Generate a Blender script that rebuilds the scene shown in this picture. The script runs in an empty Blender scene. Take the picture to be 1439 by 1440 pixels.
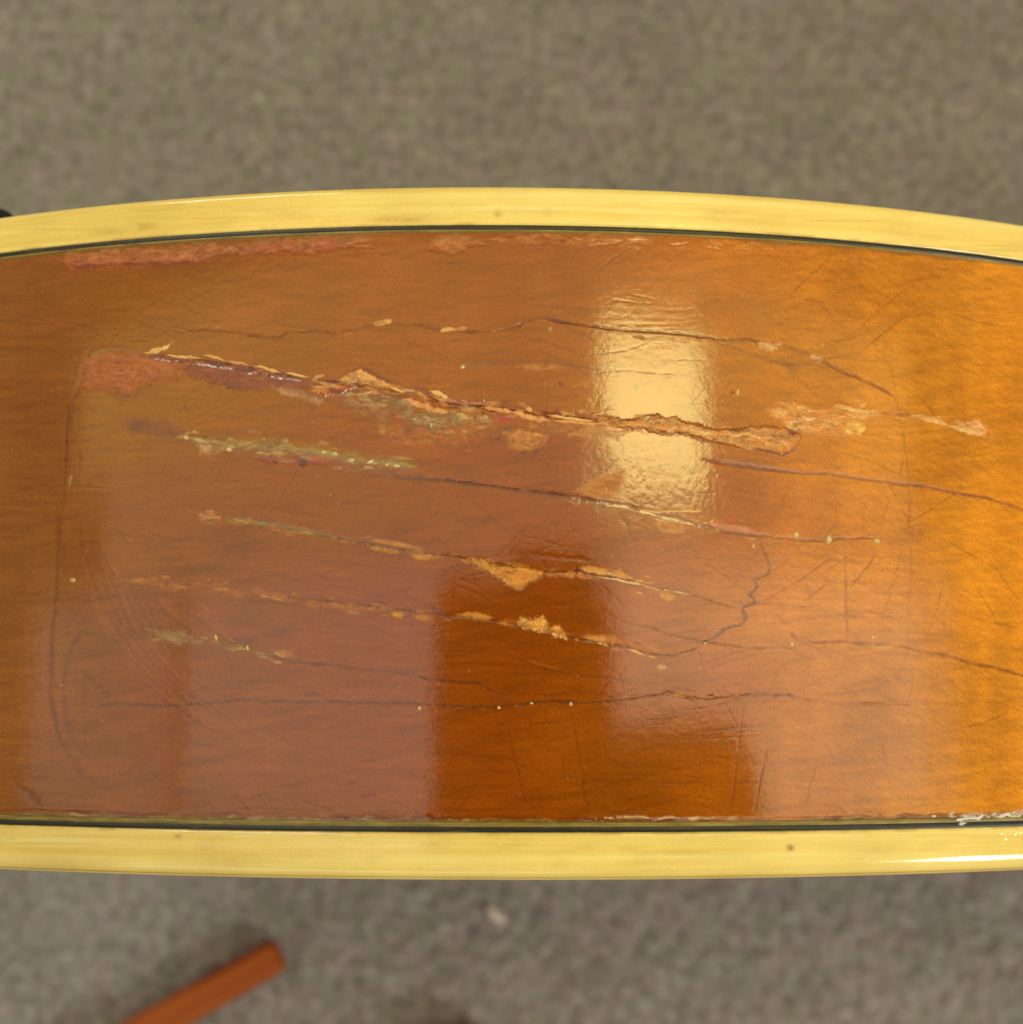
import bpy, bmesh, math
import numpy as np
from mathutils import Vector, Matrix

# ------------------------------------------------------------------ frame
R = 0.188697            # radius of the lower bout seen in the photograph
AX = -0.002358          # apex of the bout along x
W = 0.084               # rim depth including both bindings
ZT = 2 * R + 0.0005     # top of the rim above the carpet
ZC = ZT - R
CAM_D, CAM_T, CAM_ROLL, CAM_F, CAM_CY = 0.171659, 0.138321, 0.0024287, 1.4, 0.0012545
S = 1440.0

fw = np.array([0, math.sin(CAM_T), -math.cos(CAM_T)])
up0 = np.array([0, math.cos(CAM_T), math.sin(CAM_T)])
rt0 = np.array([1.0, 0, 0])
rt = math.cos(CAM_ROLL) * rt0 + math.sin(CAM_ROLL) * up0
up = -math.sin(CAM_ROLL) * rt0 + math.cos(CAM_ROLL) * up0
CAM = np.array([0, CAM_CY, ZT]) - fw * CAM_D

sc = bpy.context.scene
cam_data = bpy.data.cameras.new("photo_camera")
cam = bpy.data.objects.new("photo_camera", cam_data)
sc.collection.objects.link(cam)
m = Matrix(((rt[0], up[0], -fw[0], CAM[0]), (rt[1], up[1], -fw[1], CAM[1]), (rt[2], up[2], -fw[2], CAM[2]), (0, 0, 0, 1)))
cam.matrix_world = m
cam_data.sensor_width = 36.0
cam_data.lens = 36.0 * CAM_F
cam_data.clip_start = 0.001
cam_data.clip_end = 50
cam_data.dof.use_dof = True
cam_data.dof.focus_distance = CAM_D + 0.002
cam_data.dof.aperture_fstop = 23.0
sc.camera = cam

world = bpy.data.worlds.new("World")
sc.world = world
world.use_nodes = True
bg = world.node_tree.nodes["Background"]
bg.inputs[0].default_value = (1.0, 0.92, 0.70, 1)
bg.inputs[1].default_value = 0.38
sc.view_settings.view_transform = 'Standard'
sc.view_settings.look = 'None'
sc.view_settings.gamma = 1
sc.view_settings.exposure = 0.0
sc.cycles.filter_width = 1.8


def ray(px, py):
    d = fw + rt * ((px - 719.5) / (CAM_F * S)) - up * ((py - 720.0) / (CAM_F * S))
    return d / np.linalg.norm(d)


def on_rim(px, py):
    """photo pixel -> point on the bout's surface, its normal"""
    d = ray(px, py)
    o = CAM - np.array([AX, 0, ZC])
    a = d[0] ** 2 + d[2] ** 2
    b = 2 * (o[0] * d[0] + o[2] * d[2])
    c = o[0] ** 2 + o[2] ** 2 - R * R
    t = (-b - math.sqrt(max(b * b - 4 * a * c, 0))) / (2 * a)
    p = CAM + d * t
    n = np.array([(p[0] - AX) / R, 0, (p[2] - ZC) / R])
    return p, n


def on_plane(px, py, axis, val):
    d = ray(px, py)
    return CAM + d * ((val - CAM[axis]) / d[axis])


def mirrored(px, py, z):
    p, n = on_rim(px, py)
    d = ray(px, py)
    r = d - 2 * d.dot(n) * n
    return p + r * ((z - p[2]) / r[2])


def project(P):
    d = P - CAM
    z = d @ fw
    return 719.5 + CAM_F * S * (d @ rt) / z, 720 - CAM_F * S * (d @ up) / z


CEIL = 2.6


def mirrored_lamp(name, x0, x1, y0, y1, radiance, color, ymid=None):
    """rectangular lamp at ceiling height whose mirror image fills that pixel box"""
    ym = (y0 + y1) / 2 if ymid is None else ymid
    xa, xb = mirrored(x0, ym, CEIL)[0], mirrored(x1, ym, CEIL)[0]
    xm = (x0 + x1) / 2
    ya, yb = mirrored(xm, y1, CEIL)[1], mirrored(xm, y0, CEIL)[1]
    L = bpy.data.lights.new(name, 'AREA')
    L.shape = 'RECTANGLE'
    L.size, L.size_y = abs(xb - xa), abs(yb - ya)
    L.energy = radiance * math.pi * L.size * L.size_y
    L.color = color
    o = bpy.data.objects.new(name, L)
    sc.collection.objects.link(o)
    o.location = ((xa + xb) / 2, (ya + yb) / 2, CEIL)
    return o


mirrored_lamp("overhead_light", 848, 990, 470, 690, 16.0, (1.0, 0.84, 0.29))  # bright tube, known from its image in the lacquer
mirrored_lamp("added_haze_lamp", 258, 868, 800, 1185, 1.35, (1.0, 0.92, 0.84), 1050)  # added lamps from here on mirror as the pale ceiling's haze
mirrored_lamp("added_haze_lamp", 872, 1302, 800, 1185, 3.2, (1.0, 0.80, 0.54), 1050)  # added for the stronger warm haze on the right
mirrored_lamp("added_haze_lamp", 1306, 1346, 800, 1185, 1.7, (1.0, 0.78, 0.48), 1050)  # added strip that softens the haze's right edge
mirrored_lamp("added_haze_lamp", 150, 1290, 570, 795, 1.3, (1.0, 0.80, 0.46), 700)
mirrored_lamp("added_haze_lamp", 120, 1270, 300, 564, 1.9, (1.0, 0.74, 0.22), 450)  # added for the golden haze high on the side
mirrored_lamp("added_haze_lamp", 40, 240, 840, 1185, 0.95, (1.0, 0.88, 0.80), 1050)


def aimed_lamp(name, loc, target, sx, sy, radiance, color):
    L = bpy.data.lights.new(name, 'AREA')
    L.shape = 'RECTANGLE'
    L.size, L.size_y = sx, sy
    L.energy = radiance * math.pi * sx * sy
    L.color = color
    o = bpy.data.objects.new(name, L)
    sc.collection.objects.link(o)
    o.location = loc
    o.rotation_euler = (Vector(target) - Vector(loc)).to_track_quat('-Z', 'Y').to_euler()
    return o


aimed_lamp("window_light", (1.16, -0.86, ZT + 0.52), (0, 0, ZT), 0.38, 0.38, 27.0, (1.0, 0.97, 0.92))
aimed_lamp("overhead_light", (-1.5, 1.9, CEIL), (-1.5, 1.9, 0), 1.2, 0.4, 26.0, (1.0, 0.96, 0.80))  # added fill lamp, brightens the far carpet and shades the near side
aimed_lamp("window_light", (-0.5, -2.3, 0.75), (0, 0, ZT), 1.6, 0.4, 1.6, (1.0, 0.97, 0.92))

# ------------------------------------------------------------------ helpers
C = sc.collection


def lin(r, g, b):
    f = lambda c: c / 12.92 if c <= 0.04045 else ((c + 0.055) / 1.055) ** 2.4
    return np.array([f(r / 255.0), f(g / 255.0), f(b / 255.0)])


def mesh_obj(name, verts, faces, mat=None, parent=None, smooth=True):
    me = bpy.data.meshes.new(name)
    me.from_pydata([tuple(map(float, v)) for v in verts], [], [tuple(f) for f in faces])
    me.update()
    if smooth:
        me.polygons.foreach_set("use_smooth", [True] * len(me.polygons))
    if mat:
        me.materials.append(mat)
    o = bpy.data.objects.new(name, me)
    C.objects.link(o)
    if parent:
        o.parent = parent
    return o


def grid_mesh(name, P, mat, parent=None, close_u=False):
    """P: (nu, nv, 3) -> quad mesh"""
    nu, nv = P.shape[:2]
    me = bpy.data.meshes.new(name)
    iu = np.arange(nu if close_u else nu - 1)
    iv = np.arange(nv - 1)
    A, B = np.meshgrid(iu, iv, indexing='ij')
    A2 = (A + 1) % nu
    q = np.stack([A * nv + B, A2 * nv + B, A2 * nv + B + 1, A * nv + B + 1], -1).reshape(-1, 4)
    nf = len(q)
    me.vertices.add(nu * nv)
    me.vertices.foreach_set("co", P.reshape(-1).astype(np.float32))
    me.loops.add(nf * 4)
    me.loops.foreach_set("vertex_index", q.reshape(-1).astype(np.int32))
    me.polygons.add(nf)
    me.polygons.foreach_set("loop_start", (np.arange(nf) * 4).astype(np.int32))
    me.polygons.foreach_set("use_smooth", np.ones(nf, bool))
    me.update(calc_edges=True)
    me.materials.append(mat)
    o = bpy.data.objects.new(name, me)
    C.objects.link(o)
    if parent:
        o.parent = parent
    return o


def set_attr(o, name, kind, data):
    a = o.data.attributes.new(name, kind, 'POINT')
    key = {'FLOAT': 'value', 'FLOAT_VECTOR': 'vector', 'FLOAT_COLOR': 'color'}[kind]
    a.data.foreach_set(key, data.reshape(-1).astype(np.float32))


def tag(o, label, cat, group=None, kind=None):
    if label:
        o["label"] = label
    if cat:
        o["category"] = cat
    if group:
        o["group"] = group
    if kind:
        o["kind"] = kind
    return o


rng = np.random.default_rng(7)
LAT = rng.random((256, 256)).astype(np.float32)


def vnoise(x, y, seed=0):
    """smooth lattice noise in 0..1"""
    x = x + seed * 37.17
    y = y + seed * 91.73
    xi, yi = np.floor(x).astype(np.int64), np.floor(y).astype(np.int64)
    fx, fy = x - xi, y - yi
    fx, fy = fx * fx * fx * (fx * (fx * 6 - 15) + 10), fy * fy * fy * (fy * (fy * 6 - 15) + 10)
    g = lambda i, j: LAT[(xi + i) & 255, (yi + j) & 255]
    return (g(0, 0) * (1 - fx) + g(1, 0) * fx) * (1 - fy) + (g(0, 1) * (1 - fx) + g(1, 1) * fx) * fy


def fbm(x, y, seed=0, octv=4):
    s, a, t = 0, 0.5, 0
    for k in range(octv):
        s = s + a * vnoise(x * 2 ** k, y * 2 ** k, seed + k * 3)
        t += a
        a *= 0.5
    return s / t


def sstep(a, b, x):
    t = np.clip((x - a) / (b - a), 0, 1)
    return t * t * (3 - 2 * t)


# ------------------------------------------------------------------ materials
def new_mat(name):
    mt = bpy.data.materials.new(name)
    mt.use_nodes = True
    nt = mt.node_tree
    return mt, nt, nt.nodes["Principled BSDF"]


def node(nt, kind, **kw):
    n = nt.nodes.new(kind)
    for k, v in kw.items():
        setattr(n, k, v)
    return n


def mix_col(nt, mode, fac, a, b):
    n = node(nt, 'ShaderNodeMix', data_type='RGBA', blend_type=mode)
    if isinstance(fac, (int, float)):
        n.inputs[0].default_value = fac
    else:
        nt.links.new(fac, n.inputs[0])
    for idx, v in ((6, a), (7, b)):
        if hasattr(v, 'links'):
            nt.links.new(v, n.inputs[idx])
        else:
            n.inputs[idx].default_value = tuple(v) + (1,) if len(v) == 3 else v
    return n.outputs[2]


def noise_tex(nt, vec, scale, detail=3, rough=0.5):
    n = node(nt, 'ShaderNodeTexNoise')
    n.inputs['Scale'].default_value = scale
    n.inputs['Detail'].default_value = detail
    n.inputs['Roughness'].default_value = rough
    if vec is not None:
        nt.links.new(vec, n.inputs['Vector'])
    return n


def ramp(nt, fac, stops):
    n = node(nt, 'ShaderNodeValToRGB')
    el = n.color_ramp.elements
    while len(el) < len(stops):
        el.new(0.5)
    for e, (p, c) in zip(el, stops):
        e.position = p
        e.color = tuple(c) + (1,) if len(c) == 3 else c
    nt.links.new(fac, n.inputs[0])
    return n.outputs[0]


def bump(nt, height, strength, dist, normal=None):
    n = node(nt, 'ShaderNodeBump')
    n.inputs['Strength'].default_value = strength
    n.inputs['Distance'].default_value = dist
    nt.links.new(height, n.inputs['Height'])
    if normal is not None:
        nt.links.new(normal, n.inputs['Normal'])
    return n.outputs[0]


def lacquer_material():
    mt, nt, b = new_mat("amber_lacquered_maple")
    at = node(nt, 'ShaderNodeAttribute', attribute_name="finish")
    ar = node(nt, 'ShaderNodeAttribute', attribute_name="dull")
    tc = node(nt, 'ShaderNodeTexCoord')
    n1 = noise_tex(nt, tc.outputs['Object'], 5200, 2, 0.7)
    g = ramp(nt, n1.outputs['Fac'], [(0.25, (0.60, 0.57, 0.40)), (0.75, (1.38, 1.42, 1.7))])
    col = mix_col(nt, 'MULTIPLY', 0.8, at.outputs['Color'], g)
    nt.links.new(col, b.inputs['Base Color'])
    rg = node(nt, 'ShaderNodeMath', operation='MULTIPLY_ADD')
    nt.links.new(ar.outputs['Fac'], rg.inputs[0])
    rg.inputs[1].default_value = 0.55
    rg.inputs[2].default_value = 0.085
    nt.links.new(rg.outputs[0], b.inputs['Roughness'])
    b.inputs['IOR'].default_value = 1.5
    n2 = noise_tex(nt, tc.outputs['Object'], 900, 3, 0.55)
    nb = bump(nt, n2.outputs['Fac'], 0.5, 0.000020)
    n3 = noise_tex(nt, tc.outputs['Object'], 5200, 2, 0.5)
    nb = bump(nt, n3.outputs['Fac'], 0.35, 0.000010, nb)
    nt.links.new(nb, b.inputs['Normal'])
    return mt


def strip_material(name, stops, rough, stretch=(14, 900, 900), fine=0.15, bumpd=0.00002):
    mt, nt, b = new_mat(name)
    at = node(nt, 'ShaderNodeAttribute', attribute_name="along")
    mp = node(nt, 'ShaderNodeMapping')
    nt.links.new(at.outputs['Vector'], mp.inputs['Vector'])
    mp.inputs['Scale'].default_value = stretch
    n1 = noise_tex(nt, mp.outputs[0], 1.0, 4, 0.6)
    col = ramp(nt, n1.outputs['Fac'], stops)
    n2 = noise_tex(nt, at.outputs['Vector'], 45, 3, 0.5)
    t = ramp(nt, n2.outputs['Fac'], [(0.3, (0.86, 0.82, 0.74)), (0.7, (1.1, 1.1, 1.12))])
    col = mix_col(nt, 'MULTIPLY', 0.75, col, t)
    n3 = noise_tex(nt, at.outputs['Vector'], 3000, 2, 0.5)
    t3 = ramp(nt, n3.outputs['Fac'], [(0.3, (1 - fine,) * 3), (0.7, (1 + fine,) * 3)])
    col = mix_col(nt, 'MULTIPLY', 0.8, col, t3)
    ast = node(nt, 'ShaderNodeAttribute', attribute_name="stain")
    col = mix_col(nt, 'MIX', ast.outputs['Fac'], col, tuple(lin(150, 96, 34)))
    nt.links.new(col, b.inputs['Base Color'])
    b.inputs['Roughness'].default_value = rough
    n4 = noise_tex(nt, at.outputs['Vector'], 700, 3, 0.5)
    nt.links.new(bump(nt, n4.outputs['Fac'], 0.5, bumpd), b.inputs['Normal'])
    return mt


def plain_material(name, c0, c1, scale, rough, bumps=None, detail=4):
    mt, nt, b = new_mat(name)
    tc = node(nt, 'ShaderNodeTexCoord')
    n1 = noise_tex(nt, tc.outputs['Object'], scale, detail, 0.6)
    nt.links.new(ramp(nt, n1.outputs['Fac'], [(0.3, tuple(c0)), (0.7, tuple(c1))]), b.inputs['Base Color'])
    b.inputs['Roughness'].default_value = rough
    if bumps:
        n2 = noise_tex(nt, tc.outputs['Object'], bumps[0], 3, 0.6)
        nt.links.new(bump(nt, n2.outputs['Fac'], bumps[1], bumps[2]), b.inputs['Normal'])
    return mt


M_LACQ = lacquer_material()
M_BIND = strip_material("aged_cream_celluloid", [(0.25, lin(228, 195, 94)), (0.5, lin(239, 214, 120)), (0.75, lin(246, 230, 148))], 0.13, (11, 800, 800), 0.04)
M_BLACK = strip_material("black_purfling", [(0.3, lin(22, 24, 20)), (0.62, lin(34, 36, 28)), (0.8, lin(110, 100, 60))], 0.35, (160, 2500, 2500))
M_GREEN = strip_material("aged_ivory_purfling", [(0.3, lin(92, 76, 26)), (0.55, lin(136, 118, 48)), (0.8, lin(176, 152, 80))], 0.35, (160, 1500, 1500))
M_PLATE = plain_material("amber_plate_lacquer", lin(150, 78, 16), lin(176, 98, 24), 30, 0.15)
M_KNOB = plain_material("black_knob_plastic", lin(16, 18, 18), lin(28, 30, 30), 300, 0.4)
M_SPLIT = plain_material("raw_maple_splinter", lin(196, 122, 60), lin(232, 172, 104), 900, 0.5, (2500, 0.6, 0.0002))
M_PALE = plain_material("pale_torn_maple", lin(206, 150, 72), lin(236, 192, 112), 900, 0.5, (2500, 0.6, 0.0002))
M_GLUE = plain_material("yellowed_glue", lin(186, 158, 92), lin(226, 206, 144), 1800, 0.16, (1800, 0.6, 0.0002))


# ------------------------------------------------------------------ carpet (structure)
def carpet_material():
    mt, nt, b = new_mat("grey_brown_carpet")
    tc = node(nt, 'ShaderNodeTexCoord')
    n1 = noise_tex(nt, tc.outputs['Object'], 260, 4, 0.8)
    base = ramp(nt, n1.outputs['Fac'], [(0.35, lin(122, 117, 112)), (0.5, lin(152, 147, 142)), (0.65, lin(180, 175, 170))])
    n2 = noise_tex(nt, tc.outputs['Object'], 150, 2, 0.6)
    sep = node(nt, 'ShaderNodeSeparateColor')
    nt.links.new(n2.outputs['Color'], sep.inputs[0])
    tint = ramp(nt, sep.outputs[1], [(0.35, (0.96, 1.03, 0.93)), (0.65, (1.04, 0.97, 1.03))])
    col = mix_col(nt, 'MULTIPLY', 1.0, base, tint)
    n4 = noise_tex(nt, tc.outputs['Object'], 26, 3, 0.6)
    big = ramp(nt, n4.outputs['Fac'], [(0.3, (0.9, 0.9, 0.88)), (0.7, (1.08, 1.08, 1.08))])
    col = mix_col(nt, 'MULTIPLY', 1.0, col, big)
    nt.links.new(col, b.inputs['Base Color'])
    b.inputs['Roughness'].default_value = 0.95
    b.inputs['Specular IOR Level'].default_value = 0.1
    n3 = noise_tex(nt, tc.outputs['Object'], 420, 3, 0.7)
    nt.links.new(bump(nt, n3.outputs['Fac'], 0.9, 0.004), b.inputs['Normal'])
    return mt


gx = np.concatenate([np.linspace(-1.6, -0.36, 40), np.linspace(-0.35, 0.35, 300), np.linspace(0.36, 1.6, 40)])
GX, GY = np.meshgrid(gx, gx, indexing='ij')
hz = (fbm(GX * 300, GY * 300, 3, 3) - 0.5) * 0.004 - 0.0006
carpet = grid_mesh("carpet", np.stack([GX, GY, hz], -1), carpet_material())
carpet["kind"] = "structure"

# ------------------------------------------------------------------ guitar body: outline
def outline():
    """closed outline of the body in the x-z plane, dense where the photo looks"""
    ph_d = np.linspace(-0.372, 0.372, 1481)
    seg = [np.stack([AX + R * np.sin(ph_d), ZC + R * np.cos(ph_d)], 1)]
    ph2 = np.linspace(0.372, 0.62, 16)[1:]
    seg.append(np.stack([AX + R * np.sin(ph2), ZC + R * np.cos(ph2)], 1))
    a, b_ = 0.56, 0.62
    ctrl = [(AX + R * math.sin(a), R * math.cos(a)), (AX + R * math.sin(b_), R * math.cos(b_)), (0.165, 0.122), (0.215, 0.110),
            (0.275, 0.125), (0.335, 0.142), (0.395, 0.125), (0.435, 0.075), (0.447, 0.0)]
    ctrl = ctrl + [(x, -z) for x, z in ctrl[-2::-1]]
    ctrl = np.array(ctrl)
    cr = []
    for i in range(1, len(ctrl) - 2):
        p0, p1, p2, p3 = ctrl[i - 1:i + 3]
        for t in np.linspace(0, 1, 9)[:-1]:
            cr.append(0.5 * ((2 * p1) + (-p0 + p2) * t + (2 * p0 - 5 * p1 + 4 * p2 - p3) * t * t + (-p0 + 3 * p1 - 3 * p2 + p3) * t ** 3))
    cr = np.array(cr)[1:]
    cr[:, 1] += ZC
    seg.append(cr)
    ph3 = np.linspace(math.pi - 0.62, 2 * math.pi - 0.372, 92)[:-1]
    seg.append(np.stack([AX + R * np.sin(ph3), ZC + R * np.cos(ph3)], 1))
    P = np.concatenate(seg)
    T = np.roll(P, -1, 0) - np.roll(P, 1, 0)
    T /= np.linalg.norm(T, axis=1)[:, None]
    N = np.stack([-T[:, 1], T[:, 0]], 1)
    nd = len(ph_d)
    N[:nd] = np.stack([np.sin(ph_d), np.cos(ph_d)], 1)
    d = np.linalg.norm(np.diff(P, axis=0), axis=1)
    s = np.concatenate([[0], np.cumsum(d)])
    return P, N, s, nd


OP, ON, OS, ND = outline()
Y_TOP, Y_BOT = 0.0361, -0.0351        # wood between the purfling lines
NV = 800
vy = np.linspace(Y_BOT, Y_TOP, NV)

guitar = bpy.data.objects.new("guitar_body", None)
C.objects.link(guitar)
tag(guitar, "amber lacquered guitar body resting on edge, cream bound, its side cracked and chipped", "guitar")

# ---- paint and relief of the cracked side, worked out in photo pixels
X3 = np.stack([np.repeat(OP[:ND, 0:1], NV, 1), np.repeat(vy[None, :], ND, 0), np.repeat(OP[:ND, 1:2], NV, 1)], -1)
PX, PY = project(X3.reshape(-1, 3))
PX = PX.reshape(ND, NV)
PY = PY.reshape(ND, NV)
jx = (fbm(PX / 14, PY / 14, 11, 3) - 0.5) * 7
jy = (fbm(PX / 14, PY / 14, 23, 3) - 0.5) * 7
fxn = (vnoise(PX / 2.6, PY / 2.6, 31) - 0.5) * 3.0
fyn = (vnoise(PX / 2.6, PY / 2.6, 37) - 0.5) * 3.0
COL = np.zeros((ND, NV, 3))
H = np.zeros((ND, NV))          # relief in metres
DULL = np.zeros((ND, NV))       # 0 glossy .. 1 bare

# finish: reddish brown on the left through amber on the right, part painted-in haze
COLK = 0.93
bx = np.array([-200, 0, 300, 720, 1000, 1200, 1340, 1500])
bc = np.array([lin(138, 84, 20), lin(139, 83, 19), lin(140, 75, 15), lin(142, 69, 9), lin(162, 88, 12), lin(186, 112, 18), lin(202, 128, 22), lin(206, 128, 16)])
wob = PX + (fbm(PX / 160, PY / 160, 5, 3) - 0.5) * 260
for k in range(3):
    COL[..., k] = np.interp(wob, bx, bc[:, k])
flame = fbm(PX / 150 + PY / 500, PY / 260, 41, 3)
COL *= (0.82 + 0.36 * flame)[..., None]
bands = fbm(PX / 42 + PY / 900, PY / 420, 43, 2)
COL *= (1 + (0.03 + 0.12 * sstep(850, 1150, PX)) * (bands - 0.5) * 2)[..., None]
ang = fbm(PX / 300, PY / 200, 47, 2) * 40
grain = fbm((PX + 0.3 * PY) / 60, (PY + ang) / 5.5, 53, 3)
COL *= (0.84 + 0.32 * grain)[..., None]
fib = fbm((PX * 0.86 + PY * 0.5) / 16, (PY * 0.86 - PX * 0.5 + ang) / 3.2, 59, 2)
COL *= (1 + (0.05 + 0.10 * sstep(950, 1250, PX)) * (fib - 0.5) * 2)[..., None]
rays = fbm((PX * 0.97 - PY * 0.25) / 90, (PY + 0.25 * PX) / 7, 61, 3)
COL *= (1 - 0.10 * sstep(0.52, 0.78, rays))[..., None]


def box(pts, pad):
    x0, y0 = pts.min(0) - pad
    x1, y1 = pts.max(0) + pad
    mu = (PX[:, NV // 2] > x0 - 40) & (PX[:, NV // 2] < x1 + 40)
    ii = np.where(mu)[0]
    if not len(ii):
        return None
    sl = slice(ii[0], ii[-1] + 1)
    sub = PY[sl]
    mv = ((sub > y0).any(0)) & ((sub < y1).any(0))
    jj = np.where(mv)[0]
    if not len(jj):
        return None
    return sl, slice(jj[0], jj[-1] + 1)


def seg_dist(x, y, pts):
    """distance to polyline and arclength there; side sign too"""
    best = np.full(x.shape, 1e9)
    arc = np.zeros(x.shape)
    side = np.zeros(x.shape)
    acc = 0
    for (ax, ay), (bx_, by) in zip(pts[:-1], pts[1:]):
        dx, dy = bx_ - ax, by - ay
        L2 = dx * dx + dy * dy + 1e-9
        t = np.clip(((x - ax) * dx + (y - ay) * dy) / L2, 0, 1)
        qx, qy = x - ax - t * dx, y - ay - t * dy
        d = np.hypot(qx, qy)
        mk = d < best
        best = np.where(mk, d, best)
        arc = np.where(mk, acc + t * math.sqrt(L2), arc)
        side = np.where(mk, np.sign(dx * (y - ay) - dy * (x - ax)), side)
        acc += math.sqrt(L2)
    return best, arc, acc, side


SEED = [100]


def stroke(pts, w, col, a=0.8, depth=0.0, dull=0.0, breakup=0.12, jit=1.0, soft=0.7, taper=1.0, step=0.0, rim=0.0):
    """a painted and carved line: w full width in px, depth in mm (positive = groove)"""
    pts = np.array(pts, float)
    r = box(pts, w * 2 + 14)
    if r is None:
        return
    SEED[0] += 1
    x = PX[r] + jx[r] * 0.45 * jit + fxn[r] * 0.5 * jit
    y = PY[r] + jy[r] * 0.45 * jit + fyn[r] * 0.5 * jit
    d, arc, L, side = seg_dist(x, y, pts)
    wv = w * (0.45 + 0.7 * vnoise(arc / 23.0, arc * 0 + 0.5, SEED[0]) + 0.5 * vnoise(arc / 5.0, arc * 0 + 2.5, SEED[0]))
    if taper:
        e = np.minimum(arc, L - arc)
        wv = wv * (0.35 + 0.65 * sstep(0, min(40, L * 0.3), e))
    hw = wv * (0.54 if w < 6 else 0.5)
    soft = max(soft, 0.85) if w < 6 else soft
    mk = 1 - sstep(hw * (1 - soft), hw + 0.5 + hw * soft * 0.6, d)
    fade = 0.48 + 0.52 * sstep(0.2, 0.75, vnoise(arc / 15.0, arc * 0 + 7.5, SEED[0]) * 0.65 + 0.35 * vnoise(arc / 4.0, arc * 0 + 8.5, SEED[0]))
    if taper:
        fade = fade * sstep(-2, min(18, L * 0.25), e)
    mk = mk * fade * (0.9 if w < 6 else 1.0)
    depth = depth * (0.2 if w < 6 else 0.6)
    if breakup:
        mk = mk * sstep(breakup - 0.16, breakup + 0.16, fbm(x / 7, y / 3.5, SEED[0] + 5, 3) * 0.8 + 0.18)
    aa = (mk * a)[..., None]
    COL[r] = COL[r] * (1 - aa) + np.asarray(col) * aa
    H[r] -= mk * depth * 1e-3
    if step:
        fall = np.exp(-d / 16.0)
        H[r] += np.where(side < 0, fall, 0) * step * 1e-3 * sstep(0, 30, np.minimum(arc, L - arc))
    if rim:
        H[r] += np.exp(-((d - hw - 2.0) / 2.0) ** 2) * rim * 1e-3
    DULL[r] = np.maximum(DULL[r] * (1 - mk), mk * dull) if dull >= 0 else DULL[r]


def poly(pts, col, a=0.9, feather=2.5, depth=0.0, dull=0.6, breakup=0.0, jit=1.0, col2=None, tex=0.25, relief=0.0):
    pts = np.array(pts, float)
    r = box(pts, feather * 3 + 14)
    if r is None:
        return
    SEED[0] += 1
    x = PX[r] + jx[r] * 0.8 * jit + fxn[r] * jit
    y = PY[r] + jy[r] * 0.8 * jit + fyn[r] * 1.3 * jit
    inside = np.zeros(x.shape, bool)
    n = len(pts)
    for i in range(n):
        (x1, y1), (x2, y2) = pts[i], pts[(i + 1) % n]
        c = (y1 > y) != (y2 > y)
        xi = (x2 - x1) * (y - y1) / (y2 - y1 + 1e-9) + x1
        inside ^= c & (x < xi)
    d, _, _, _ = seg_dist(x, y, np.vstack([pts, pts[:1]]))
    sd = np.where(inside, d, -d)
    mk = sstep(-feather, feather, sd)
    if breakup:
        mk = mk * sstep(breakup - 0.15, breakup + 0.15, fbm(x / 10, y / 5, SEED[0] + 5, 3))
    xr, yr = x * 0.985 + y * 0.17, y * 0.985 - x * 0.17
    nz = np.clip((fbm(xr / 20, yr / 3.4, SEED[0] + 9, 4) - 0.5) * 2.2 + 0.5, 0, 1)
    nz2 = np.clip((fbm(xr / 9, yr / 4.0, SEED[0] + 29, 3) - 0.5) * 2.4 + 0.5, 0, 1)
    mk = mk * (0.84 + 0.16 * sstep(0.3, 0.6, fbm(x / 4.5, y / 2.6, SEED[0] + 19, 2)))
    c = np.asarray(col)[None, None] * np.ones(x.shape + (1,))
    if col2 is not None:
        k = sstep(0.35, 0.65, nz)[..., None]
        c = c * (1 - k) + np.asarray(col2) * k
    c = c * (1 + (tex + 0.12) * (nz - 0.5) * 2)[..., None]
    c = c * (1 + np.array([0.18, 0.26, 0.34]) * ((nz2 - 0.5) * 2)[..., None])
    aa = (mk * a)[..., None]
    COL[r] = COL[r] * (1 - aa) + c * aa
    H[r] -= mk * depth * 1e-3
    if relief:
        H[r] += mk * (fbm(x / 6, y / 3, SEED[0] + 15, 3) - 0.5) * 2 * relief * 1e-3
    DULL[r] = DULL[r] * (1 - mk) + mk * dull


def dot(cx, cy, rad, col, a=0.9, depth=0.0, dull=0.0):
    t = np.linspace(0, 2 * math.pi, 9)[:-1]
    k = 0.7 + 0.6 * np.array([vnoise(np.array(cx + i * 1.7), np.array(cy), 3) for i in range(8)])
    poly(np.stack([cx + rad * k * np.cos(t), cy + rad * k * np.sin(t)], 1), col, a, 1.2, depth, dull, 0, 0.5, None, 0.1)


DARK = lin(62, 36, 30)
PURP = lin(84, 46, 44)
PURPL = lin(112, 62, 50)
BROWN = lin(104, 46, 8)
RED = lin(136, 50, 34)
OCHRE = lin(198, 136, 48)
PALE = lin(226, 168, 88)
TAN = lin(198, 134, 64)
PINK = lin(196, 112, 60)
GREY = lin(150, 122, 78)
GREEN = lin(112, 92, 44)

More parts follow.
